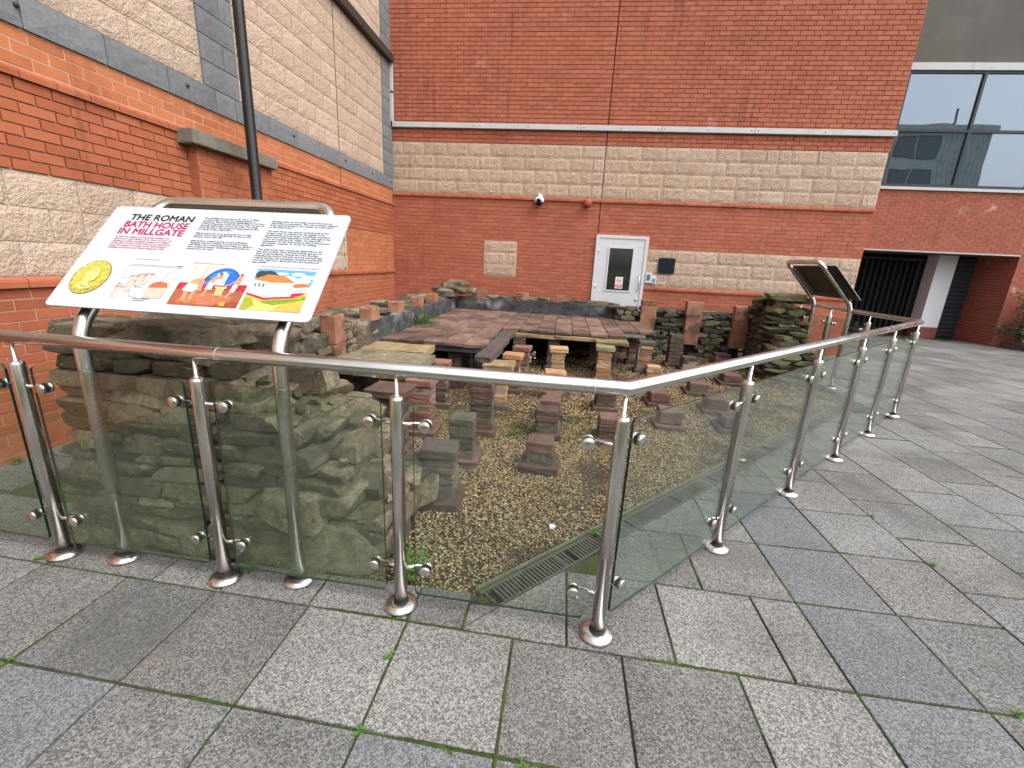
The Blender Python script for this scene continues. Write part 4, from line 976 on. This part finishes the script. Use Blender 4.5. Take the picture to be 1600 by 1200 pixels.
# ================================================================== DRAIN
dr = thing('drain', 'slotted metal drain strip along the slanted edge of the gravel', 'drain')
def strip(name, o0, o1, z0, z1, mat, t0=0, t1=tE):
    a, b, c, d = drain_pt(t0, o0), drain_pt(t0, o1), drain_pt(t1, o1), drain_pt(t1, o0); mb = MB(); mb.prism([a, b, c, d], z0, z1); return part(name, mb, mat, dr)
strip('edging', -.014, -.006, -.06, .004, 'concrete_cap'); strip('gutter', -.004, .14, -.06, -.03, 'black_gap')
strip('rail', .018, .030, -.03, .0, 'grate', .0); strip('rail', .130, .142, -.03, .0, 'grate', .0); strip('silt', -.006, .018, -.03, -.012, 'joint_moss')
mb = MB(); mb.box((-.006, -.05, -.02), (.006, .05, 0)); barm = mb.mesh('bar', 'grate'); t = .02; i = 0
while t < tE-.02:
    p = drain_pt(t, .080); ob('bar', barm, dr, (p[0], p[1], -.002), (0, 0, ANG+R(0))); t += .022 if (i % 22) else .05; i += 1
for k, t in enumerate((.48, 1.0, 2.0, 3.0, 4.0, 5.0)): strip('cross_piece', .03, .13, -.022, .0, 'grate', t-.012, t+.012)

# ================================================================== RAILING
gb = thing('glass_railing', 'stainless steel railing with green tinted glass panels around the ruins', 'railing')
PF = [Vector((-3.23, 1.622, 0)), Vector((-2.352, 1.599, 0)), Vector((-1.475, 1.579, 0)), Vector((-.614, 1.560, 0)), Vector((.246, 1.545, 0))]
PS = [Vector((.960, 2.275, 0)), Vector((1.690, 3.040, 0)), Vector((2.408, 3.783, 0)), Vector((3.125, 4.525, 0)), Vector((3.862, 5.285, 0))]
PR = [Vector((3.90, y, 0)) for y in (6.15, 7.01, 7.87, 8.73)]
ZR = 1.085
mb = MB(); mb.tube([(-3.62, 1.63, ZR), (.246, 1.545, ZR), (3.885, 5.31, ZR), (3.91, 9.40, ZR)], .0275, 24); rail = part('handrail', mb, 'steel', gb, True)
def sleeve(p, d):
    mb = MB(); d = Vector(d).normalized(); mb.tube([Vector(p)-d*.0015, Vector(p)+d*.0015], .0278, 24); part('joint_ring', mb, 'trunking', rail, True)
sleeve((-1.36, 1.580, ZR), (1, -.022, 0)); sleeve((.135, 1.5475, ZR), (1, -.022, 0)); sleeve((2.2, 3.57, ZR), E1)
pm = MB(); pm.lathe([(.0275, .02), (.0275, .965), (.025, .978), (.012, .981)], (0, 0, 0), 'z', 24); pmesh = pm.mesh('post', 'steel', True)
fl = MB(); fl.lathe([(.071, 0), (.071, .010), (.066, .019), (.050, .028), (.036, .030)], (0, 0, 0), 'z', 32); flm = fl.mesh('base_flange', 'steel', True)
gk = MB(); gk.lathe([(.034, .030), (.033, .036), (.0275, .038)], (0, 0, 0), 'z', 24); gkm = gk.mesh('gasket', 'rubber', True)
pn = MB(); pn.lathe([(.013, .976), (.013, .984), (.0085, .988), (.0085, 1.06)], (0, 0, 0), 'z', 16); pnm = pn.mesh('pin', 'steel', True)
for p in PF+PS+PR:
    po = ob('post', pmesh, gb, p); ob('base_flange', flm, po); ob('gasket', gkm, po); ob('pin', pnm, po)
ck = MB(); ck.lathe([(.021, .0), (.0245, .0), (.0245, .012), (.023, .0145), (.004, .0145)], (0, 0, 0), 'z', 24); ckm = ck.mesh('clamp_disc', 'steel', True)
cg = MB(); cg.lathe([(.022, -.004), (.022, .0)], (0, 0, 0), 'z', 20); cgm = cg.mesh('clamp_gasket', 'rubber', True)
def panel(a, b, mat, outer):
    d = (b-a); L = d.length; d.normalize(); ang = math.atan2(d.y, d.x); e0 = .066; w_ = L-2*e0; z0, z1 = .075, .960; th = .0055
    mb = MB(); c = .02; r = [(0, c), (c*.3, c*.3), (c, 0), (w_-c, 0), (w_-c*.3, c*.3), (w_, c), (w_, z1-z0-c), (w_-c*.3, z1-z0-c*.3), (w_-c, z1-z0), (c, z1-z0), (c*.3, z1-z0-c*.3), (0, z1-z0-c)]; n = len(r)
    mb.add([(x, -th, z) for x, z in r]+[(x, th, z) for x, z in r], [tuple(range(n)), tuple(range(2*n-1, n-1, -1))]); mb.add([(x, -th, z) for x, z in r]+[(x, th, z) for x, z in r], [((i+1) % n, i, n+i, n+(i+1) % n) for i in range(n)], 1)
    o = ob('glass_panel', mb.mesh('glass_panel', [mat, 'glass_edge']), gb, a+d*e0+Vector((0, 0, z0)), (0, 0, ang))
    sgn = -1 if outer else 1
    for x, s in ((.115-e0, -1), (w_-(.115-e0), 1)):
        for z in (.205-z0, .866-z0):
            ob('clamp_disc', ckm, o, (x, -th-.003, z), (R(90), 0, 0)); ob('clamp_disc', ckm, o, (x, th+.003, z), (R(-90), 0, 0))
            ob('clamp_gasket', cgm, o, (x, -th-.003, z), (R(90), 0, 0)); ob('clamp_gasket', cgm, o, (x, th+.003, z), (R(-90), 0, 0))
            px = -e0 if s < 0 else w_+e0
            ar = MB(); ar.tube([(px, .0, z), (px-s*.048, .006, z), (px-s*.066, .021, z), (x, .021, z)], [.0085, .0085, .007, .007], 10); part('clamp_arm', ar, 'steel', o, True)
    return o
gm = ['glass_dirty', 'glass_dirty', 'glass_dirty', 'glass_mid']
for (a, b), m in zip(zip(PF, PF[1:]), gm): panel(a, b, m, True)
for a, b in zip([PF[-1]]+PS, PS): panel(a, b, 'glass_clean', True)
for a, b in zip([PS[-1]]+PR, PR): panel(a, b, 'glass_clean', True)

# ================================================================== INFORMATION BOARDS
SL = Vector((0, .40, .43)); SLn = SL.length; SLn_ = SL.normalized(); tilt = math.atan2(SL.z, SL.y)
def board_frame(root):
    up = Vector((0, math.cos(tilt), math.sin(tilt))); nrm = Vector((0, -math.sin(tilt), math.cos(tilt)))
    b0 = Vector((0, 0, 1.185)); pts = []
    def arc(x):
        return [Vector((x, 0, .02)), Vector((x, 0, 1.06)), Vector((x, .010, 1.12)), Vector((x, .034, 1.175)), Vector((x, .075, 1.225))]
    top = Vector((0, .075, 1.225))+up*.655; r = .085
    left = arc(-.455)+[Vector((-.455, 0, 0))+top-up*r]
    for k in range(1, 6):
        a = R(90*k/6); left.append(Vector((-.455+r-r*math.cos(a), 0, 0))+top-up*(r-r*math.sin(a)))
    left.append(Vector((-.455+r, 0, 0))+top)
    rightp = [Vector((-p.x, p.y, p.z)) for p in left][::-1]
    mb = MB(); mb.tube(left+rightp, .029, 18); fr_ = part('tube_frame', mb, 'steel', root, True)
    for x in (-.455, .455): ob('base_flange', flm, root, (x, 0, 0)); ob('gasket', gkm, root, (x, 0, 0))
    mb = MB()
    P0 = Vector((-.585, -.03, 1.235)); q = [P0, P0+Vector((1.17, 0, 0)), P0+Vector((1.17, 0, 0))+up*SLn, P0+up*SLn]
    c = .022; W_, H_ = 1.17, SLn; poly = []
    for cx, cy, a0 in ((W_-c, H_-c, 0), (c, H_-c, 90), (c, c, 180), (W_-c, c, 270)):
        for k in range(5): a = R(a0+k*22.5); poly.append((cx+c*math.cos(a), cy+c*math.sin(a)))
    mb.prism(poly, -.006, 0); n = len(poly); mb.m = [1, 0]+[0]*n
    pan = part('panel', mb, ['board_white', 'board_back'], root, loc=P0, rot=(tilt, 0, 0))
    mb = MB()
    for x in (.13, 1.04): mb.box((x-.035, .08, -.018), (x+.035, SLn-.06, -.006))
    mb.box((.165, .06, -.016), (1.005, .10, -.006)); mb.box((.165, SLn-.10, -.016), (1.005, SLn-.06, -.006)); part('back_rail', mb, 'board_back', pan)
    return pan
def text(body, x, y, w, h, c, pan, bold=0, name='lettering', res=1):
    cu = bpy.data.curves.new(name, 'FONT'); cu.body = body; cu.size = 1; cu.resolution_u = res; cu.space_line = 1.0
    tmp = bpy.data.objects.new(name, cu); COL.objects.link(tmp); dg = bpy.context.evaluated_depsgraph_get(); me = bpy.data.meshes.new_from_object(tmp.evaluated_get(dg)); bpy.data.objects.remove(tmp)
    n = len(me.vertices); co = np.empty(n*3); me.vertices.foreach_get('co', co); co = co.reshape(-1, 3); lo, hi = co.min(0), co.max(0)
    co[:, 0] = (co[:, 0]-lo[0])/(hi[0]-lo[0])*w; co[:, 1] = (co[:, 1]-lo[1])/(hi[1]-lo[1])*h; co[:, 2] = 0
    fs = [tuple(p.vertices) for p in me.polygons]; bpy.data.meshes.remove(me); sh_ = ((0, 0),) if not bold else ((-bold, 0), (bold, 0), (0, bold), (0, -bold)); V = []; F = []
    for i_, (dx, dy) in enumerate(sh_): F += [tuple(q+len(V) for q in f) for f in fs]; V += [(p[0]+dx, p[1]+dy, i_*.00004) for p in co]
    me = bpy.data.meshes.new(name); me.from_pydata(V, [], F); me.materials.append(ink(c))
    return ob(name, me, pan, (x, y, .0007))
class Pic:
    def __init__(s, x, y, w, h): s.x, s.y, s.w, s.h = x, y, w, h; s.mb = MB(); s.c = []; s.k = 0
    def poly(s, c, pts):
        if c not in s.c: s.c.append(c)
        s.k += 1; s.mb.add([(s.x+a*s.w, s.y+b*s.h, .0006+s.k*.00006) for a, b in pts], [tuple(range(len(pts)))], s.c.index(c))
    def ell(s, c, cx, cy, rx, ry, a0=0, a1=360, n=22): s.poly(c, [(cx+rx*math.cos(R(a0+(a1-a0)*i/n)), cy+ry*math.sin(R(a0+(a1-a0)*i/n))) for i in range(n+(a1-a0 < 360))])
    def line(s, c, p, q, t=.004):
        d = Vector((q[0]-p[0], q[1]-p[1])); nn = Vector((-d.y, d.x)).normalized()*t/2; s.poly(c, [(p[0]-nn.x, p[1]-nn.y), (q[0]-nn.x, q[1]-nn.y), (q[0]+nn.x, q[1]+nn.y), (p[0]+nn.x, p[1]+nn.y)])
    def done(s, name, pan): return part(name, s.mb, [ink(c) for c in s.c], pan)

b1 = thing('information_board', 'large tilted white information board headed The Roman Bath House in Millgate', 'sign', (-1.592, 1.63, 0)); pan = board_frame(b1)
pan.location.x = -.585+.029
BK, RE, TX = (.012, .014, .02), (.33, .012, .09), (.03, .034, .045)
text('THE ROMAN', .110, .503, .318, .036, BK, pan, .0019, 'heading', 3); text('BATH HOUSE', .105, .458, .318, .036, RE, pan, .0019, 'heading', 3); text('IN MILLGATE', .098, .414, .322, .036, RE, pan, .0019, 'heading', 3)
text("In 2005, the remains of a substantial building were\ndiscovered a short distance from where you are now\nstanding, providing remarkable evidence for Wigan's\nRoman past. It was probably built in stone, during the\nearly 2nd century, in contrast to the timber-framed\nbuildings excavated at the Wiend during the 1980's.", .103, .325, .288, .076, (.36, .08, .10), pan, .0005)
text("The building had several rooms, three of which\ncontained the remains of a heating system or\nhypocaust. These worked by channelling hot air from\na series of furnaces under the floors of rooms and up\nthrough hollow tiles set into the walls. The cavity\nunder the floor was created by supporting the floor\non stacks of tiles called pilae.\n\nHypocausts were most commonly used in bath\nhouses, which were usually built of stone as the\nfurnaces were a fire risk.\n\nBath houses contained many rooms, including a\nchanging area and a latrine, hot and warm rooms\nwith baths, and a cold plunge pool. Many are likely to\nhave contained statues, wash-basins and benches or\ncarved stone for seats.", .478, .342, .305, .196, TX, pan, .0005)
text("Bringing water to the baths would have been an\nimportant consideration. This was probably obtained\nfrom natural springs in the vicinity, and channelled\nto the bath house.\n\nThe bath house was almost certainly built by the\nRoman army, as indicated by the quality of the\nworkmanship and the range of artefacts excavated.\nThese were often attached to forts, although as has\nyet to be confirmed for Wigan. An alternative\nexplanation for the bath house is that it formed part\nof a mansio complex, an \"hotel\" for visiting\ndignitaries.\n\nThe bath house was completely dismantled in the\nlate 2nd century, when Roman activity appears to\nhave declined sharply. Nearly all of the flooring,\nincluding the hollow wall tiles and the masonry was\nrobbed leaving only foundation trenches and broken\nroof tiles that were discarded into the abandoned\nhypocausts.", .812, .283, .315, .252, TX, pan, .0005)
text('How the hypocaust works', .272, .266, .115, .008, (.45, .08, .1), pan, .0002, 'caption'); text('Inside the bath house, hot room', .552, .262, .145, .008, (.45, .08, .1), pan, .0002, 'caption'); text('Reconstruction of the bath house, looking from Millgate', .866, .262, .255, .008, (.45, .08, .1), pan, .0002, 'caption')
# picture of the hot room
P = Pic(.541, .043, .305, .212)
P.poly((.55, .50, .40), [(0, 0), (1, 0), (1, 1), (0, 1)]); P.poly((.68, .66, .60), [(0, .55), (.16, .55), (.16, 1), (0, 1)]); P.poly((.42, .38, .32), [(.10, .55), (.13, .55), (.13, 1), (.10, 1)]); P.poly((.42, .38, .32), [(.27, .55), (.31, .55), (.31, 1), (.27, 1)]); P.poly((.62, .58, .5), [(.88, .5), (1, .5), (1, 1), (.88, 1)])
P.poly((.36, .02, .035), [(0, .32), (1, .32), (1, .56), (0, .54)]); P.poly((.46, .03, .05), [(.05, .36), (.26, .36), (.26, .50), (.05, .50)])
P.ell((.02, .10, .42), .60, .52, .28, .44, 0, 180); P.ell((.03, .22, .62), .60, .52, .23, .36, 0, 180); P.ell((.02, .12, .46), .68, .55, .15, .28, 0, 180)
P.poly((.62, .72, .80), [(.50, .52), (.66, .52), (.66, .80), (.58, .86), (.50, .80)])
for k in range(4): P.line((.06, .22, .5), (.50, .56+k*.06), (.66, .56+k*.06), .008)
for k in range(3): P.line((.06, .22, .5), (.54+k*.04, .52), (.54+k*.04, .82), .008)
P.poly((.30, .09, .045), [(0, 0), (1, 0), (1, .38), (.55, .42), (0, .36)]); P.poly((.40, .14, .07), [(.1, .05), (.8, .02), (.9, .25), (.5, .33), (.15, .25)]); P.poly((.24, .06, .03), [(.6, .0), (1, .0), (1, .16), (.75, .1)])
SK = (.55, .24, .15); WH = (.66, .64, .62)
P.poly(SK, [(.14, .52), (.22, .66), (.33, .66), (.37, .58), (.33, .44), (.24, .44)]); P.ell((.16, .06, .03), .385, .66, .035, .055); P.poly(SK, [(.30, .60), (.36, .56), (.38, .36), (.34, .34), (.33, .48)]); P.poly(WH, [(.10, .36), (.14, .52), (.27, .52), (.33, .40), (.26, .32), (.14, .33)]); P.poly(SK, [(.14, .34), (.20, .34), (.22, .14), (.25, .10), (.17, .10)]); P.poly(SK, [(.26, .34), (.32, .34), (.30, .12), (.26, .12)])
P.poly(SK, [(.44, .62), (.50, .74), (.58, .78), (.60, .72), (.52, .64), (.50, .54), (.44, .56)]); P.ell((.20, .09, .05), .55, .80, .026, .04); P.poly(WH, [(.42, .40), (.44, .58), (.52, .56), (.52, .40)]); P.poly(SK, [(.44, .40), (.47, .40), (.46, .22), (.42, .22)])
P.poly(SK, [(.80, .60), (.82, .74), (.88, .76), (.90, .66), (.87, .54), (.81, .54)]); P.ell((.30, .12, .06), .86, .80, .024, .04); P.poly(WH, [(.79, .38), (.81, .55), (.88, .55), (.86, .36)]); P.poly(SK, [(.80, .38), (.84, .37), (.80, .22), (.76, .22)]); P.line(SK, (.66, .44), (.80, .62), .02)
P.poly((.50, .38, .16), [(.57, .26), (.72, .26), (.70, .30), (.71, .46), (.58, .46), (.60, .30)]); P.poly((.62, .50, .26), [(.56, .44), (.73, .44), (.73, .48), (.56, .48)]); P.poly((.55, .36, .05), [(.74, .03), (.82, .03), (.82, .11), (.74, .11)])
P.done('picture', pan)
# picture of the white bath house
P = Pic(.859, .041, .258, .213)
P.poly((.10, .30, .62), [(0, 0), (1, 0), (1, 1), (0, 1)])
for cx, cy, rx, ry in ((.55, .80, .16, .05), (.78, .74, .2, .06), (.72, .90, .12, .04), (.9, .84, .12, .05), (.45, .90, .10, .03)): P.ell((.55, .66, .78), cx, cy, rx, ry)
for cx, cy, rx, ry in ((.10, .86, .10, .09), (.22, .88, .12, .08), (.32, .84, .08, .06), (.16, .80, .14, .07)): P.ell((.03, .05, .06), cx, cy, rx, ry)
P.poly((.42, .42, .10), [(.6, .45), (1, .62), (1, .4)]); P.poly((.50, .36, .06), [(0, 0), (1, 0), (1, .50), (0, .46)]); P.poly((.16, .26, .03), [(.15, .20), (.9, .32), (1, .40), (1, .30), (.5, .12), (.2, .10)]); P.poly((.62, .48, .14), [(.0, .0), (.5, .0), (.62, .12), (.35, .16), (.1, .30), (0, .30)]); P.poly((.28, .30, .03), [(.0, .30), (.12, .28), (.22, .10), (.1, .0), (0, 0)]); P.poly((.58, .30, .08), [(.7, 0), (1, 0), (1, .14), (.85, .08)])
P.poly((.60, .66, .76), [(.0, .40), (.32, .30), (.32, .66), (.0, .72)]); P.poly((.70, .75, .82), [(.32, .30), (.74, .36), (.74, .68), (.32, .66)]); P.poly((.62, .68, .78), [(.74, .42), (1, .48), (1, .60), (.74, .56)])
P.poly((.42, .015, .03), [(.0, .40), (.32, .30), (.32, .245), (.0, .355)]); P.poly((.50, .02, .035), [(.32, .30), (.90, .385), (.96, .47), (.74, .43), (.74, .36), (.90, .34), (.32, .245)])
P.poly((.52, .17, .05), [(-.0, .72), (.32, .66), (.74, .68), (.52, .84), (.22, .86)]); P.poly((.46, .14, .04), [(.74, .56), (1, .60), (.98, .66), (.80, .68), (.70, .64)])
for x in (.06, .13, .20): P.poly((.10, .14, .25), [(x, .55), (x+.035, .545), (x+.035, .63), (x, .64)])
for x in (.79, .86, .93): P.poly((.12, .16, .25), [(x, .49), (x+.02, .49), (x+.02, .53), (x, .53)])
P.done('picture', pan)
# coin
P = Pic(.120, .160, 1, 1); GO = (.40, .36, .05)
P.ell((.14, .12, .02), .002, -.002, .086, .094, n=40); P.ell(GO, 0, 0, .083, .091, n=40); P.ell((.50, .47, .12), 0, 0, .077, .085, n=40); P.ell((.42, .39, .07), .004, -.002, .070, .078, n=36)
for k in range(46): a = R(k*360/46); P.ell((.20, .18, .03) if k % 3 else (.55, .52, .2), .0735*math.cos(a), .081*math.sin(a), .0028, .004, n=6)
P.poly((.55, .52, .17), [(-.035, -.06), (-.02, -.028), (-.022, .0), (-.034, .01), (-.028, .035), (-.01, .05), (.016, .05), (.034, .036), (.036, .012), (.044, .0), (.034, -.006), (.034, -.02), (.014, -.028), (.022, -.05), (.04, -.062), (.0, -.074)])
for k in range(5): P.line((.22, .20, .03), (-.028+.012*k, .014+.004*k), (-.02+.012*k, .046), .003)
P.line((.2, .18, .03), (.028, .012), (.04, .012), .003); P.line((.2, .18, .03), (-.02, -.05), (.02, -.06), .004); P.done('coin_picture', pan)
# hypocaust diagram
P = Pic(.262, .040, .255, .205); GY = (.30, .30, .30); LR = (.55, .22, .16); PK = (.72, .45, .36)
for p, q in (((0, .94), (.99, .94)), ((0, .94), (.02, .60)), ((.99, .94), (.96, .55)), ((.96, .94), (.80, .78)), ((.02, .60), (.22, .64)), ((.14, .50), (.50, .58)), ((.80, .80), (.78, .56)), ((.0, .98), (.97, .96)), ((.22, .64), (.48, .66)), ((.30, .30), (.36, .14)), ((.36, .14), (.48, .12)), ((.55, .34), (.60, .24))): P.line(GY, p, q, .008)
for x, y in ((.04, .10), (.22, .26), (.20, .40), (.32, .44), (.44, .46)):
    P.poly(PK, [(x, y), (x+.07, y), (x+.09, y+.26), (x+.02, y+.26)]); P.poly(LR, [(x-.02, y+.24), (x+.14, y+.26), (x+.15, y+.30), (x-.01, y+.28)]); P.line(LR, (x, y), (x+.02, y+.26), .012)
P.poly(PK, [(.60, .12), (.92, .14), (.94, .40), (.62, .38)])
for k in range(4): P.line(LR, (.60, .16+k*.06), (.93, .18+k*.06), .008)
P.poly((.50, .12, .05), [(.60, .38), (.95, .40), (.90, .52), (.76, .56), (.64, .50)])
for c, x, y in ((LR, .95, .5),): P.line(c, (.88, .58), (x, y), .01)
P.done('diagram', pan)
for b_, x, y, w_ in (('Wall flues', .487, .238, .035), ('Wall', .375, .188, .016), ('Pilae', .268, .128, .02), ('Floor', .264, .118, .02), ('Flue arch', .352, .118, .03), ('Filtered chamber\nbeneath floor', .380, .048, .075)): text(b_, x, y, w_, .006 if '\n' not in b_ else .017, TX, pan, .0002, 'caption')
b2 = thing('information_board', 'tilted sign on a steel tube frame seen from its dark back at the far railing', 'sign', (3.838, 6.93, 0), R(90)); board_frame(b2)

# ================================================================== LAMP POST
lp = thing('lamp_post', 'slim black lamp post rising behind the large information board', 'lamp post', (-3.27, 4.58, 0))
mb = MB(); mb.lathe([(.10, 0), (.10, .02), (.075, .04), (.075, .55), (.052, .60), (.050, 3.6), (.046, 6.0)], (0, 0, 0), 'z', 20); part('column', mb, 'lamp_black', lp, True)
mb = MB(); mb.lathe([(.05, 6.0), (.22, 6.08), (.26, 6.14), (.06, 6.26)], (0, 0, 0), 'z', 20); part('lamp_head', mb, 'lamp_black', lp, True)

# ================================================================== PLANTS
def tuft(name, label, loc, n, h, sp, mat, wdt=.008, cat='plant', droop=.6):
    mb = MB(); rd = random.Random(hash(label) % 999)
    for i in range(n):
        a = rd.uniform(0, 6.283); L = h*rd.uniform(.6, 1.1); o_ = Vector((rd.gauss(0, sp*.25), rd.gauss(0, sp*.25), 0)); lean = rd.uniform(.15, 1)*sp/h; pts = []
        for k in range(5):
            t = k/4; pts.append(o_+Vector((math.cos(a)*lean*L*t, math.sin(a)*lean*L*t, L*(t-droop*lean*t*t*.6))))
        sd = Vector((-math.sin(a), math.cos(a), 0)); V = []
        for k, p in enumerate(pts): ww = wdt*(1-.85*(k/4)**1.5); V += [p-sd*ww/2, p+sd*ww/2]
        mb.add(V, [(2*k, 2*k+1, 2*k+3, 2*k+2) for k in range(4)])
    o = part(name, mb, mat); o.location = loc; return tag(o, label, cat)
def leafy(name, label, loc, n, h, sp, mat, ls=.03, cat='plant'):
    t = thing(name, label, cat, loc); rd = random.Random(len(label)*7+n); mb = MB(); st_ = MB()
    for s in range(max(2, n//9)):
        a = rd.uniform(0, 6.283); top = Vector((math.cos(a)*sp*rd.uniform(.2, 1), math.sin(a)*sp*rd.uniform(.2, 1), h*rd.uniform(.5, 1))); st_.tube([(0, 0, 0), top*.5+Vector((0, 0, .01)), top], .0016, 5)
        for k in range(9):
            p = top*rd.uniform(.25, 1.0); d = Vector((rd.gauss(0, 1), rd.gauss(0, 1), rd.uniform(-.2, .7))).normalized(); sd = d.cross(Vector((0, 0, 1))).normalized(); L = ls*rd.uniform(.6, 1.3); W_ = L*.38
            mb.add([p, p+d*L*.45+sd*W_*.5, p+d*L, p+d*L*.45-sd*W_*.5], [(0, 1, 2, 3)])
    part('leaves', mb, mat, t); part('stems', st_, mat, t); return t
tuft('fern', 'arching green fern growing on the tiled floor by the plaster wall', (-2.05, 6.30, .54), 60, .24, .22, 'leaf', .012)
leafy('weed', 'bright green feathery weed at the foot of the middle post', (-.64, 1.80, -.045), 170, .15, .13, 'leaf_bright', .034)
leafy('weed', 'small round green weed in the gravel left of the middle stumps', (-.37, 3.78, -.045), 60, .045, .10, 'leaf', .03)
leafy('weed', 'green weed at the foot of the back wall by the purple pillar', (1.66, 8.0, -.05), 120, .22, .18, 'leaf', .05)
leafy('weed', 'low weed in the gravel between the red pillars on the left', (-.98, 3.50, -.045), 60, .04, .09, 'leaf_grey', .022)
leafy('weed', 'bright weed at the foot of the left building wall', (-3.64, 2.33, 0), 80, .06, .05, 'leaf_bright', .03)
leafy('weed', 'small weed beyond the glass near the drain on the slanted side', (1.55, 3.32, -.04), 90, .08, .14, 'leaf', .03)
leafy('weed', 'tiny weed by the flange of the leftmost post', (-2.42, 1.535, 0), 30, .02, .03, 'leaf_bright', .016)
leafy('weed', 'weed under the glass by the second post', (-1.40, 1.63, 0), 70, .07, .06, 'leaf', .022)
leafy('weed', 'yellow green weed tip beside the middle row above the handrail line', (.08, 4.35, -.045), 24, .03, .03, 'leaf_bright', .025)
leafy('weed', 'green sprig growing out of the drain by the corner post', (.30, 2.26, -.01), 40, .04, .05, 'leaf', .022)
for lb_, x, y, n, h in (('feathery weed in the joint of the slab right below the middle post', -.562, 1.29, 40, .035), ('weed where four slabs meet below the middle post', -.553, 1.012, 36, .025), ('small weed in the mossy joint at the bottom edge', -.02, .992, 30, .025), ('tiny weed in the joint left of the bottom edge weed', -.25, 1.0, 18, .02), ('weed in the paving joint right of the blue band', 2.12, 2.33, 50, .035), ('weed in the blue band joint near the right edge', 1.76, 1.44, 36, .03), ('weed at the slab corner near the left edge', -1.92, 1.05, 30, .018), ('weed in the far paving joint beyond the blue band', 2.12, 2.83, 20, .02)):
    leafy('weed', lb_, (x, y, -.008), n, h, .03, 'leaf_bright' if n > 25 else 'leaf', .014)
# withered climber
dp = thing('withered_plant', 'pale dried stem with shrivelled leaves in the dark opening', 'plant', (-.40, 5.80, -.05)); mb = MB()
mb.tube([(0, 0, 0), (-.05, -.02, .15), (0, -.04, .28), (.06, -.05, .42)], .004, 5); mb.tube([(0, 0, .02), (.15, -.05, .10), (.28, -.06, .16), (.38, -.05, .12)], .004, 5); mb.tube([(0, 0, .02), (-.12, -.1, .06), (-.2, -.14, .05)], .003, 5); part('stems', mb, 'leaf_dry', dp)
mb = MB(); rd = random.Random(4)
for k in range(34):
    t = rd.random(); p = Vector((.06*t, -.04*t, .42*t)) if k % 2 else Vector((.38*t, -.06*t, .05+.11*t)); p += Vector((rd.gauss(0, .02), rd.gauss(0, .02), rd.gauss(0, .02))); d = Vector((rd.gauss(0, 1), rd.gauss(0, 1), rd.gauss(-.4, .8))).normalized(); sd = d.orthogonal().normalized(); L = rd.uniform(.025, .05)
    mb.add([p, p+d*L*.5+sd*L*.22, p+d*L, p+d*L*.5-sd*L*.22], [(0, 1, 2, 3)])
part('leaves', mb, 'leaf_dry', dp)
# shrub in planter
pk = thing('planter', 'low grey kerb planter at the foot of the right brick pier', 'planter', (11.40, 12.78, 0)); mb = MB(); mb.box((0, -2.4, -.02), (.12, 0, .14)); mb.box((.12, -2.4, -.02), (4, -2.28, .14)); part('kerb', mb, 'concrete_cap', pk); mb = MB(); mb.box((.12, -2.28, -.02), (4, 0, .09)); part('soil', mb, 'gravel_bed', pk)
sb = thing('shrub', 'dark glossy evergreen shrub against the brick pier at the right edge', 'shrub', (12.02, 12.32, .08))
mb = MB(); rd = random.Random(11)
for k in range(14):
    a = rd.uniform(0, 6.283); mb.tube([(0, 0, 0), (.2*math.cos(a), .15*math.sin(a), .5), (.5*math.cos(a), .3*math.sin(a), rd.uniform(.7, 1.2))], [.02, .013, .005], 6)
part('stems', mb, 'bark', sb)
mb = MB()
cl = [(rd.uniform(-.75, .8), rd.uniform(-.4, .3), rd.uniform(.15, 1.28), rd.uniform(.14, .28)) for _ in range(50)]
for k in range(5200):
    cx, cy, cz, cr = rd.choice(cl); v = Vector((rd.gauss(0, 1), rd.gauss(0, 1), rd.gauss(0, 1))).normalized()*cr*rd.uniform(.5, 1.05); p = Vector((cx, cy, cz))+v
    if p.z < .02: continue
    d = (v.normalized()+Vector((rd.gauss(0, .6), rd.gauss(0, .6), rd.gauss(.1, .6)))).normalized(); sd = d.orthogonal().normalized(); L = rd.uniform(.05, .10)
    mb.add([p, p+d*L*.5+sd*L*.22, p+d*L, p+d*L*.5-sd*L*.22], [(0, 1, 2, 3)])
part('crown', mb, 'leaf_dark', sb)

# ---- odds and ends on the ground
o = ob('pebble', ROCK['rubble'][0].copy(), None, (.035, 2.36, -.037), (0, 0, .4), (.034, .026, .020)); o.data.materials[0] = MATS['column_white']; tag(o, 'single white pebble lying on the dark gravel near the drain', 'pebble')
mb = MB(); n = 9; V = [(0, 0, .004)]+[(.035*math.cos(6.283*k/n)*(1.3 if k % 3 == 0 else .8), .022*math.sin(6.283*k/n), .004+.010*((k % 2))) for k in range(n)]
mb.add(V, [(0, 1+k, 1+(k+1) % n) for k in range(n)]); o = part('fallen_leaf', mb, 'leaf_dry'); p_ = drain_pt(2.63, .07); o.location = (p_[0], p_[1], .002); o.rotation_euler = (0, 0, .6); tag(o, 'pale dried leaf lying on the drain grating behind the slanted glass', 'leaf')
